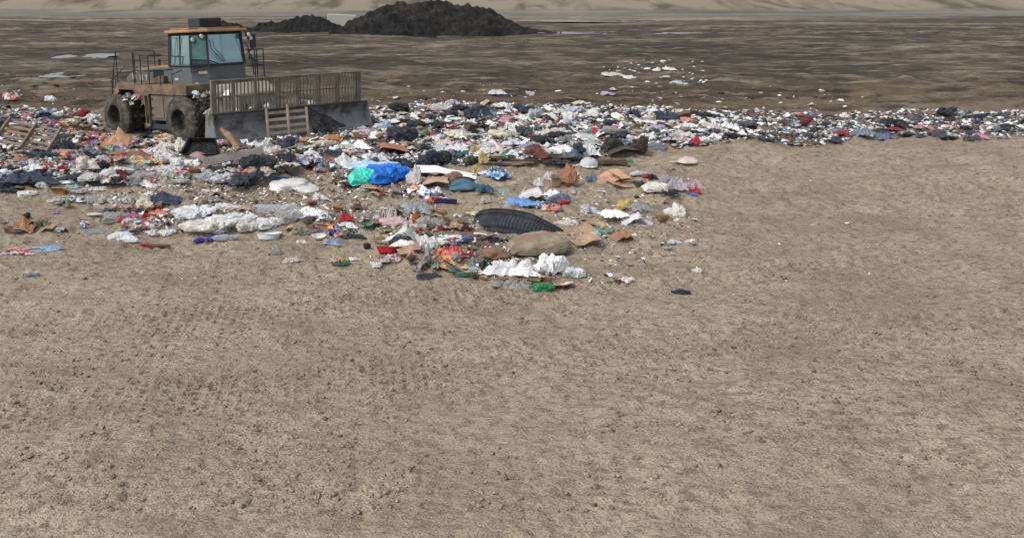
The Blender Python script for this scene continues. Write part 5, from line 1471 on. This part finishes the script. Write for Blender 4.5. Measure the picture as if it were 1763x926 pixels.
# log propped against the blade
def log():
    g0, s0 = ground_at(412, 262); top = Mb @ Vector((.10, .36, .56))
    bm = bmesh.new(); pts = []
    for k in range(9):
        f = k / 8; p = Vector((g0.x, g0.y, g0.z + .02)).lerp(top, f)
        p.z += .10 * math.sin(f * 3.1) + .02 * N3(p, 4, 1); p.x += .03 * N3(p, 3, 5); pts.append(p)
    tube(bm, pts, .09, 10, .065)
    for v in bm.verts: v.co += Vector((N3(v.co, 9, 1), N3(v.co, 9, 2), N3(v.co, 9, 3))) * .05
    tube(bm, [pts[1], pts[1] + Vector((.14, -.05, .06))], .03, 6)
    o = bm_obj('log', bm, M['wood']); o.color = (*rgb(140, 112, 84), 1)
    tag(o, 'bark stripped tree log propped against the left end of the blade', 'log')
    LAND.append((392, 245, 'the propped log'))
log()

# corrugated sheet
def corrugated():
    g, s = ground_at(402, 287)
    bm = bmesh.new(); L_, Wd, n = 1.5, .36, 52; rows = []
    for i in range(n + 1):
        y = Wd * i / n; z = .014 * math.sin(i / n * 2 * math.pi * 8)
        rows.append([bm.verts.new((L_ * k / 6 - L_ / 2, y, z + .02 * math.sin(k))) for k in range(7)])
    for a, b in zip(rows, rows[1:]):
        for k in range(6): bm.faces.new([a[k], a[k + 1], b[k + 1], b[k]])
    bmesh.ops.solidify(bm, geom=list(bm.faces), thickness=.006)
    o = bm_obj('corrugated_sheet', bm, M['paper']); o.color = (*rgb(186, 182, 176), 1)
    o.location = (g.x + .05, g.y - .02, g.z + .16); o.rotation_euler = (R(22), R(-9), R(17))
    tag(o, 'grey corrugated sheet lying aslant left of the large black bin bag', 'corrugated sheet')
    USED.append((365, 450, 255, 290)); LAND.append((405, 275, 'the corrugated sheet'))
    bm = bmesh.new(); box(bm, -.9, .9, -.02, .02, 0, .03); o = bm_obj('wooden_batten', bm, M['wood']); o.color = (*rgb(170, 158, 140), 1)
    g, s = ground_at(468, 276); o.location = (g.x, g.y, g.z + .17); o.rotation_euler = (0, R(-10), R(28))
    tag(o, 'thin pale wooden batten behind the large black bin bag', 'batten')
corrugated()

# black tray
def tray():
    g, s = ground_at(345, 276)
    bm = bmesh.new()
    o0 = [(-.55, 0), (.52, 0), (.30, .55), (-.42, .55)]
    out = [bm.verts.new((x, y, .0)) for x, y in o0]; inn = [bm.verts.new((x * .9, .02 + y * .93, .0)) for x, y in o0]; bot = [bm.verts.new((x * .8, .05 + y * .8, -.12)) for x, y in o0]
    for i in range(4):
        j = (i + 1) % 4
        bm.faces.new([out[i], out[j], inn[j], inn[i]]); bm.faces.new([inn[i], inn[j], bot[j], bot[i]])
    bm.faces.new(bot)
    bmesh.ops.solidify(bm, geom=list(bm.faces), thickness=.02)
    o = bm_obj('plastic_tray', bm, M['dark']); o.color = (*rgb(20, 26, 30), 1)
    o.location = (g.x, g.y + .05, g.z + .14); o.rotation_euler = (R(40), 0, R(-4))
    tag(o, 'empty black rectangular tray in front of the front wheel', 'tray')
    USED.append((314, 376, 256, 276)); LAND.append((345, 266, 'the black tray'))
tray()

# pale green sheet added close inside the cab's corner window to make it pale
def jacket():
    bm = bmesh.new(); n = 14; g = []
    for i in range(n):
        row = []
        for j in range(n):
            f, h_ = i / (n - 1), j / (n - 1)
            row.append(bm.verts.new((2.60 + .40 * f + .04 * mn.noise(Vector((f * 6, h_ * 3, 0))), .82 + .40 * f + .04 * mn.noise(Vector((f * 7, h_ * 2, 4))), 3.32 - .82 * h_)))
        g.append(row)
    for i in range(n - 1):
        for j in range(n - 1): bm.faces.new([g[i][j], g[i + 1][j], g[i + 1][j + 1], g[i][j + 1]])
    bmesh.ops.solidify(bm, geom=list(bm.faces), thickness=.03)
    bmesh.ops.transform(bm, matrix=Mr, verts=bm.verts)
    o = bm_obj('pale_green_sheet', bm, M['palegreen']); o.color = (*rgb(226, 240, 222), 1)
    tag(o, 'pale green sheet hanging behind the corner window of the cab', 'jacket')
jacket()

# ------------------------------------------------------------------ the dense field: hundreds of separate items
PAL = {
 'plastic_bag': ('plastic bag', [('bag', 'film'), ('bag', 'film'), ('rag', 'film'), ('rag', 'film'), ('sheet', 'film'), ('bag', 'clear'), ('rag', 'clear'), ('tent', 'film')],
    [('white', (226, 226, 226)), ('white', (234, 233, 232)), ('white', (230, 230, 230)), ('off-white', (208, 202, 192)), ('off-white', (214, 208, 200)), ('grey', (172, 172, 174)), ('light grey', (192, 192, 194)), ('cream', (214, 204, 180)), ('pale pink', (208, 180, 178)), ('pale blue', (176, 192, 206)), ('dusty beige', (184, 172, 156))]),
 'bin_bag': ('bin bag', [('bag', 'dark'), ('bag', 'dark'), ('rag', 'dark')],
    [('black', (30, 33, 40)), ('navy', (42, 54, 78)), ('dark grey', (70, 76, 84)), ('blue black', (34, 42, 56))]),
 'cloth_scrap': ('cloth', [('rag', 'cloth'), ('bag', 'cloth'), ('rag', 'cloth')],
    [('red', (172, 52, 58)), ('navy', (52, 66, 98)), ('teal', (62, 108, 110)), ('brown', (110, 84, 70)), ('charcoal', (58, 58, 62)), ('maroon', (110, 48, 52)), ('slate blue', (104, 124, 150)), ('olive', (102, 104, 80)), ('pink', (206, 128, 146)), ('grey', (134, 134, 136))]),
 'cardboard_piece': ('cardboard', [('card', 'card'), ('card', 'card'), ('tent', 'card'), ('box', 'card')],
    [('brown', (150, 114, 86)), ('tan', (176, 146, 118)), ('dark brown', (108, 80, 62)), ('reddish brown', (146, 92, 70))]),
 'paper_sheet': ('paper', [('sheet', 'paper'), ('tent', 'paper'), ('card', 'paper'), ('rag', 'paper')],
    [('white', (230, 229, 226)), ('white', (222, 221, 218)), ('cream', (212, 204, 186)), ('grey', (176, 174, 172)), ('bluish white', (204, 212, 220))]),
 'food_wrapper': ('wrapper', [('rag', 'print'), ('bag', 'print'), ('sheet', 'print'), ('rag', 'print_blue'), ('bag', 'print_red')],
    [('white printed', (206, 204, 204)), ('grey printed', (170, 172, 176)), ('yellow printed', (206, 176, 96)), ('green printed', (104, 150, 112)), ('blue printed', (90, 130, 176)), ('red printed', (186, 80, 84))]),
 'wooden_stick': ('stick', [('plank', 'wood')], [('grey', (132, 120, 106)), ('brown', (116, 90, 70)), ('pale', (172, 156, 134))]),
 'plastic_bottle': ('bottle', [('bottle', 'clear'), ('bottle', 'film')], [('clear', (190, 200, 204)), ('green', (80, 150, 100)), ('white', (216, 216, 214)), ('blue', (90, 130, 180))]),
}
WEI = [('plastic_bag', .45), ('bin_bag', .08), ('cloth_scrap', .10), ('cardboard_piece', .09), ('paper_sheet', .17), ('food_wrapper', .06), ('wooden_stick', .03), ('plastic_bottle', .02)]
LIM = {'plastic_bag': 298 - sum(1 for t_ in IT if t_[0] == 'plastic_bag'), 'paper_sheet': 245, 'cloth_scrap': 215, 'bin_bag': 170}
FILL = []
CNT = {}
def fill(zone, n, smin, smax, kinds=None, grouped=None):
    us_ = [p[0] for p in zone]; vs_ = [p[1] for p in zone]; made = 0; tries = 0
    while made < n and tries < n * 60:
        tries += 1
        u = rnd.uniform(min(us_), max(us_)); v = rnd.uniform(min(vs_), max(vs_))
        if not inside(zone, u, v): continue
        if any(a - 2 < u < b + 2 and c + 3 < v < d + 2 for a, b, c, d in USED): continue
        r = rnd.random(); acc = 0
        for nm, wv in WEI:
            acc += wv
            if r < acc: break
        if kinds: nm = rnd.choice(kinds)
        if CNT.get(nm, 0) >= LIM.get(nm, 240):
            nm = next((q for q in ('paper_sheet', 'food_wrapper', 'cardboard_piece', 'cloth_scrap', 'bin_bag') if CNT.get(q, 0) < LIM.get(q, 240)), None)
            if nm is None: return
        CNT[nm] = CNT.get(nm, 0) + 1
        cat, shp, cols = PAL[nm]
        kind, mat = rnd.choice(shp); cn, cc = rnd.choice(cols)
        g, s = ground_at(u, v)
        wm = rnd.triangular(smin, smax, smin * 1.2)
        if nm == 'wooden_stick': wm *= 1.5
        if nm == 'bin_bag': wm *= 1.25
        if nm == 'plastic_bottle': wm = .26
        asp = {'bag': .31, 'tied': .3, 'soft': .3, 'sheet': .22, 'rag': .30, 'card': .24, 'tent': .34, 'box': .4, 'plank': .09, 'bottle': .35}[kind] * rnd.uniform(.7, 1.3)
        dep = rnd.uniform(.55, .95)
        cc = tuple(max(0, min(255, c + rnd.uniform(-9, 9))) for c in cc)
        o = bpy.data.objects.new(nm, shared(kind, mat)); COL.objects.link(o)
        o.location = (g.x, g.y, g.z - .03 + rnd.uniform(0, .05))
        o.scale = (wm, wm * (dep if kind not in ('plank', 'bottle') else .25), wm * asp)
        o.rotation_euler = (rnd.uniform(-.2, .2), rnd.uniform(-.25, .25), rnd.uniform(-.7, .7) + (math.pi if rnd.random() < .5 else 0))
        o.color = (*rgb(*tone(cc, .72)), 1)
        FILL.append((o, nm, cat, kind, cn, u, v, wm)); made += 1
ZLW = [(130, 272), (215, 262), (300, 268), (345, 290), (330, 314), (225, 320), (140, 312)]
fill(ZLW, 34, .30, .85, ['plastic_bag'])
fill(ZF, 26, .14, .5, ['plastic_bag', 'paper_sheet'])
fill(ZW, 46, .12, .45)
fill(ZQ, 44, .05, .20)
fill(ZB, 26, .08, .25)
fill(ZR, 450, .18, .88)
fill(ZL, 370, .18, .85)
fill(ZM, 90, .10, .36)
fill(ZT, 90, .08, .30, ['food_wrapper', 'paper_sheet', 'cloth_scrap', 'cardboard_piece', 'plastic_bag', 'food_wrapper'])
fill(ZS, 22, .10, .30)
fill(ZV, 12, .12, .4)
fill(ZN, 10, .04, .10)
fill(ZX, 100, .18, .8, ['paper_sheet', 'cloth_scrap', 'cardboard_piece', 'food_wrapper', 'bin_bag', 'paper_sheet', 'plastic_bag'])

# rubbish lying on the machine, above the wheels
def on_machine(n, x0, x1, y0, y1, z0, z1, where):
    for k in range(n):
        nm = rnd.choice(['plastic_bag', 'paper_sheet', 'food_wrapper', 'cloth_scrap'] if k % 3 else ['paper_sheet'])
        cat, shp, cols = PAL[nm]; kind, mat = rnd.choice(shp); cn, cc = rnd.choice(cols)
        if kind == 'tied': kind = 'bag'
        fx, fy = rnd.random(), rnd.random()
        p = Mr @ Vector((x0 + (x1 - x0) * fx, y0 + (y1 - y0) * fy, z0 + (z1 - z0) * rnd.random()))
        o = bpy.data.objects.new(nm, shared(kind, mat)); COL.objects.link(o)
        o.location = p; wv = rnd.uniform(.16, .36); o.scale = (wv, wv * .8, wv * .5)
        o.rotation_euler = (rnd.uniform(-.4, .4), rnd.uniform(-.4, .4), rnd.uniform(0, 6.28)); o.color = (*rgb(*cc), 1)
        u, v = project(p); FILL.append((o, nm, cat, kind, cn, u, v, wv, where))
on_machine(30, -.30, .95, .05, .75, 1.15, 1.58, 'on top of the rear wheel under the fender')
on_machine(24, 3.0, 4.3, .1, .9, 1.38, 1.60, 'on top of the front wheel behind the blade')
def behind_rack(n):
    for k in range(n):
        nm = rnd.choice(['plastic_bag', 'plastic_bag', 'paper_sheet']); cat, shp, cols = PAL[nm]; kind, mat = rnd.choice(shp); cn, cc = rnd.choice(cols)
        if kind == 'tied': kind = 'bag'
        p = Mb @ Vector((rnd.uniform(.2, 4.8), rnd.uniform(-.8, -.35), rnd.uniform(.75, .95))); g_ = None
        o = bpy.data.objects.new(nm, shared(kind, mat)); COL.objects.link(o); o.location = p; wv = rnd.uniform(.2, .42); o.scale = (wv, wv * .7, wv * .6); o.color = (*rgb(*cc), 1)
        o.rotation_euler = (rnd.uniform(-.3, .3), rnd.uniform(-.3, .3), rnd.uniform(0, 6.28))
        u, v = project(p); FILL.append((o, nm, cat, kind, cn, u, v, wv, 'on the rubbish heap seen through the blade rack'))
behind_rack(16)

# ------------------------------------------------------------------ descriptions for the field items
SH = {'bag': 'crumpled', 'tied': 'twisted', 'soft': 'puffed', 'sheet': 'flat', 'rag': 'torn', 'card': 'bent', 'tent': 'upright', 'box': 'crushed open', 'plank': 'straight', 'bottle': 'crushed'}
ORD = ['nearest', 'second nearest', 'third nearest', 'fourth nearest', 'fifth nearest', 'sixth nearest', 'seventh nearest', 'eighth nearest', 'ninth nearest', 'tenth nearest', 'eleventh nearest', 'twelfth nearest']
cells = {}
for rec in FILL:
    o, nm, cat, kind, cn, u, v, wm = rec[:8]
    noun = {'cloth_scrap': 'cloth', 'cardboard_piece': 'cardboard', 'paper_sheet': 'paper', 'food_wrapper': 'wrapper', 'wooden_stick': 'stick', 'plastic_bottle': 'bottle', 'bin_bag': 'bin bag', 'plastic_bag': 'bag'}[nm]
    desc = f"{SH[kind]} {cn} {noun}"
    if len(rec) > 8: key = (desc, rec[8], '')
    else:
        L_ = min(LAND, key=lambda q: ((q[0] - u) ** 2 + ((q[1] - v) * 2.2) ** 2))
        du, dv = u - L_[0], (v - L_[1]) * 2.2
        rel = ('right of' if du > 0 else 'left of') if abs(du) > abs(dv) else ('in front of' if dv > 0 else 'behind')
        key = (desc, rel, L_[2])
        rec = rec + ((du * du + dv * dv),)
    cells.setdefault(key, []).append(rec)
for (desc, rel, lm), rs in cells.items():
    if lm: rs.sort(key=lambda q: q[-1])
    else: rs.sort(key=lambda q: q[5])
    for i, rec in enumerate(rs):
        o = rec[0]
        if lm:
            lab = f"{desc} {rel} {lm}" if len(rs) == 1 else f"{desc} {rel} {lm}, {ORD[min(i, 11)]} such one to it"
        else:
            lab = f"{desc} {rel}" if len(rs) == 1 else f"{desc} {rel}, {['leftmost', 'second', 'third', 'fourth', 'fifth', 'sixth'][min(i, 5)]} such one from the left"
        wds = lab.split()
        if len(wds) > 16: lab = lab.replace(' such one to it', '').replace(' such one', '')
        if len(lab.split()) > 16: lab = ' '.join(w_ for w_ in lab.split() if w_ != 'the')
        if len(lab.split()) > 16: lab = ' '.join(lab.split()[1:])
        if len(lab.split()) < 4: lab += ' in the litter field'
        tag(o, lab, rec[2], {'plastic_bag': 'plastic bags scattered over the litter field', 'bin_bag': 'dark bags in the litter field', 'cloth_scrap': 'cloth scraps in the litter field', 'cardboard_piece': 'cardboard pieces in the litter field', 'paper_sheet': 'paper sheets in the litter field', 'food_wrapper': 'printed wrappers in the litter field', 'wooden_stick': 'sticks in the litter field', 'plastic_bottle': 'bottles in the litter field'}[rec[1]])

# ------------------------------------------------------------------ small scraps nobody could count
def scraps():
    zs = [(ZR, 9000, .05, .26), (ZL, 8000, .05, .26), (ZM, 1500, .03, .12), (ZT, 1100, .02, .09), (ZS, 600, .03, .12), (ZF, 120, .05, .2), (ZW, 420, .03, .14), (ZV, 180, .03, .14), (ZQ, 1100, .015, .07), (ZB, 1500, .02, .11), (ZN, 420, .01, .035), (ZX, 7500, .05, .24), ([(1215, 262), (1500, 240), (1560, 520), (1200, 540)], 110, .012, .06), ([(0, 505), (1300, 505), (1300, 700), (0, 700)], 70, .008, .03)]
    cols = [((224, 223, 222), 34), ((204, 200, 194), 22), ((166, 164, 162), 14), ((120, 122, 126), 8), ((44, 48, 56), 11), ((58, 68, 88), 7), ((104, 86, 72), 12), ((146, 122, 102), 9), ((80, 70, 62), 12), ((160, 66, 66), 2), ((190, 134, 142), 1.5), ((84, 124, 160), 2), ((90, 136, 112), 1.2), ((190, 166, 102), 1.2), ((140, 170, 182), 2)]
    cl = np.array([rgb(*c) for c, _ in cols]); wt = np.array([x for _, x in cols], float); wt /= wt.sum()
    base = []
    for k in range(14):
        bm = bmesh.new()
        if k % 2:
            bmesh.ops.create_icosphere(bm, subdivisions=1, radius=.5)
            for v in bm.verts: v.co *= 1 + .7 * N3(v.co, 2.5, k); v.co.z *= .5
        else:
            bmesh.ops.create_grid(bm, x_segments=3, y_segments=3, size=.5)
            for v in bm.verts: v.co += Vector((.22 * N3(v.co, 4, k), .22 * N3(v.co, 4, k + 2), .35 * N3(v.co, 3, k + 5)))
            bmesh.ops.triangulate(bm, faces=bm.faces)
        bm.verts.ensure_lookup_table()
        base.append((np.array([v.co[:] for v in bm.verts]), np.array([[v.index for v in f.verts] for f in bm.faces])))
        bm.free()
    V, Fc, Cc = [], [], []; off = 0
    for z, n, a, b in zs:
        us_ = [p[0] for p in z]; vs_ = [p[1] for p in z]; m = 0
        while m < n:
            u = rnd.uniform(min(us_) - 6, max(us_) + 6); v = rnd.uniform(min(vs_) - 3, max(vs_) + 3)
            if not inside(z, u, v): continue
            m += 1
            t = CAMH * F / v; X = (u - CX) / F * t
            bv, bf = base[rnd.randrange(14)]
            sc = a + (b - a) * rnd.random() ** 1.9
            ax, ay, az = rnd.uniform(-.6, .6), rnd.uniform(-.6, .6), rnd.uniform(0, 6.28)
            Rm = np.array(Matrix.Rotation(az, 3, 'Z') @ Matrix.Rotation(ax, 3, 'X') @ Matrix.Rotation(ay, 3, 'Y'))
            q = (bv * np.array([sc * rnd.uniform(.7, 1.5), sc * rnd.uniform(.4, .9), sc * .8])) @ Rm.T
            V.append((q, X, t, .12 * sc)); Fc.append(bf + off); off += len(bv)
            c = cl[rng.choice(len(cl), p=wt)] * rng.uniform(.75, 1.1)
            Cc.append(np.repeat(np.append(c, 1)[None], len(bf) * 3, 0))
    X = np.array([q[1] for q in V]); Y = np.array([q[2] for q in V]); Zg = H(X, Y)
    co = np.concatenate([q[0] + np.array([x, y, zg + q[3]]) for q, x, y, zg in zip(V, X, Y, Zg)])
    fc = np.concatenate(Fc); cc = np.concatenate(Cc)
    me = bpy.data.meshes.new('litter_scraps')
    me.vertices.add(len(co)); me.vertices.foreach_set('co', co.reshape(-1).astype(np.float32))
    me.loops.add(fc.size); me.loops.foreach_set('vertex_index', fc.reshape(-1).astype(np.int32))
    me.polygons.add(len(fc)); me.polygons.foreach_set('loop_start', np.arange(0, fc.size, 3, dtype=np.int32)); me.update(calc_edges=True)
    at = me.color_attributes.new('tint', 'FLOAT_COLOR', 'CORNER'); at.data.foreach_set('color', cc.reshape(-1).astype(np.float32))
    o = link_mesh('litter_scraps', me, M['scrap']); o['kind'] = 'stuff'
scraps()

# ------------------------------------------------------------------ clods and pebbles in the soil
def clods():
    base = []
    for k in range(8):
        bm = bmesh.new(); bmesh.ops.create_icosphere(bm, subdivisions=1, radius=.5)
        for v in bm.verts: v.co *= 1 + .6 * N3(v.co, 2.2, k + 30); v.co.z *= .6
        bm.verts.ensure_lookup_table()
        base.append((np.array([v.co[:] for v in bm.verts]), np.array([[v.index for v in f.verts] for f in bm.faces]))); bm.free()
    n = 26000
    v = 130 + 830 * rng.random(n) ** 1.1; u = rng.uniform(-60, 1850, n)
    Y = CAMH * F / v; X = (u - CX) / F * Y
    dens = fbm(X * .5, Y * .5, 3, 77) + .15 * (v > 260) - .2 * (v > 700)
    keep = dens + rng.uniform(-.35, .35, n) > -.05; X, Y = X[keep], Y[keep]; n = len(X); Z = H(X, Y)
    sc = .008 + .045 * rng.random(n) ** 7 + .008 * rng.random(n) + Y * .0005
    co, fc, off = [], [], 0
    for i in range(n):
        bv, bf = base[i % 8]; a = rng.uniform(0, 6.28); c, s_ = math.cos(a), math.sin(a)
        q = bv * sc[i] * np.array([1.2, .9, 1]); q = np.stack([q[:, 0] * c - q[:, 1] * s_, q[:, 0] * s_ + q[:, 1] * c, q[:, 2]], 1)
        co.append(q + np.array([X[i], Y[i], Z[i] + .1 * sc[i]])); fc.append(bf + off); off += len(bv)
    co = np.concatenate(co); fc = np.concatenate(fc)
    me = bpy.data.meshes.new('soil_clods')
    me.vertices.add(len(co)); me.vertices.foreach_set('co', co.reshape(-1).astype(np.float32))
    me.loops.add(fc.size); me.loops.foreach_set('vertex_index', fc.reshape(-1).astype(np.int32))
    me.polygons.add(len(fc)); me.polygons.foreach_set('loop_start', np.arange(0, fc.size, 3, dtype=np.int32)); me.update(calc_edges=True)
    o = link_mesh('soil_clods', me, M['clod']); o['kind'] = 'stuff'
clods()
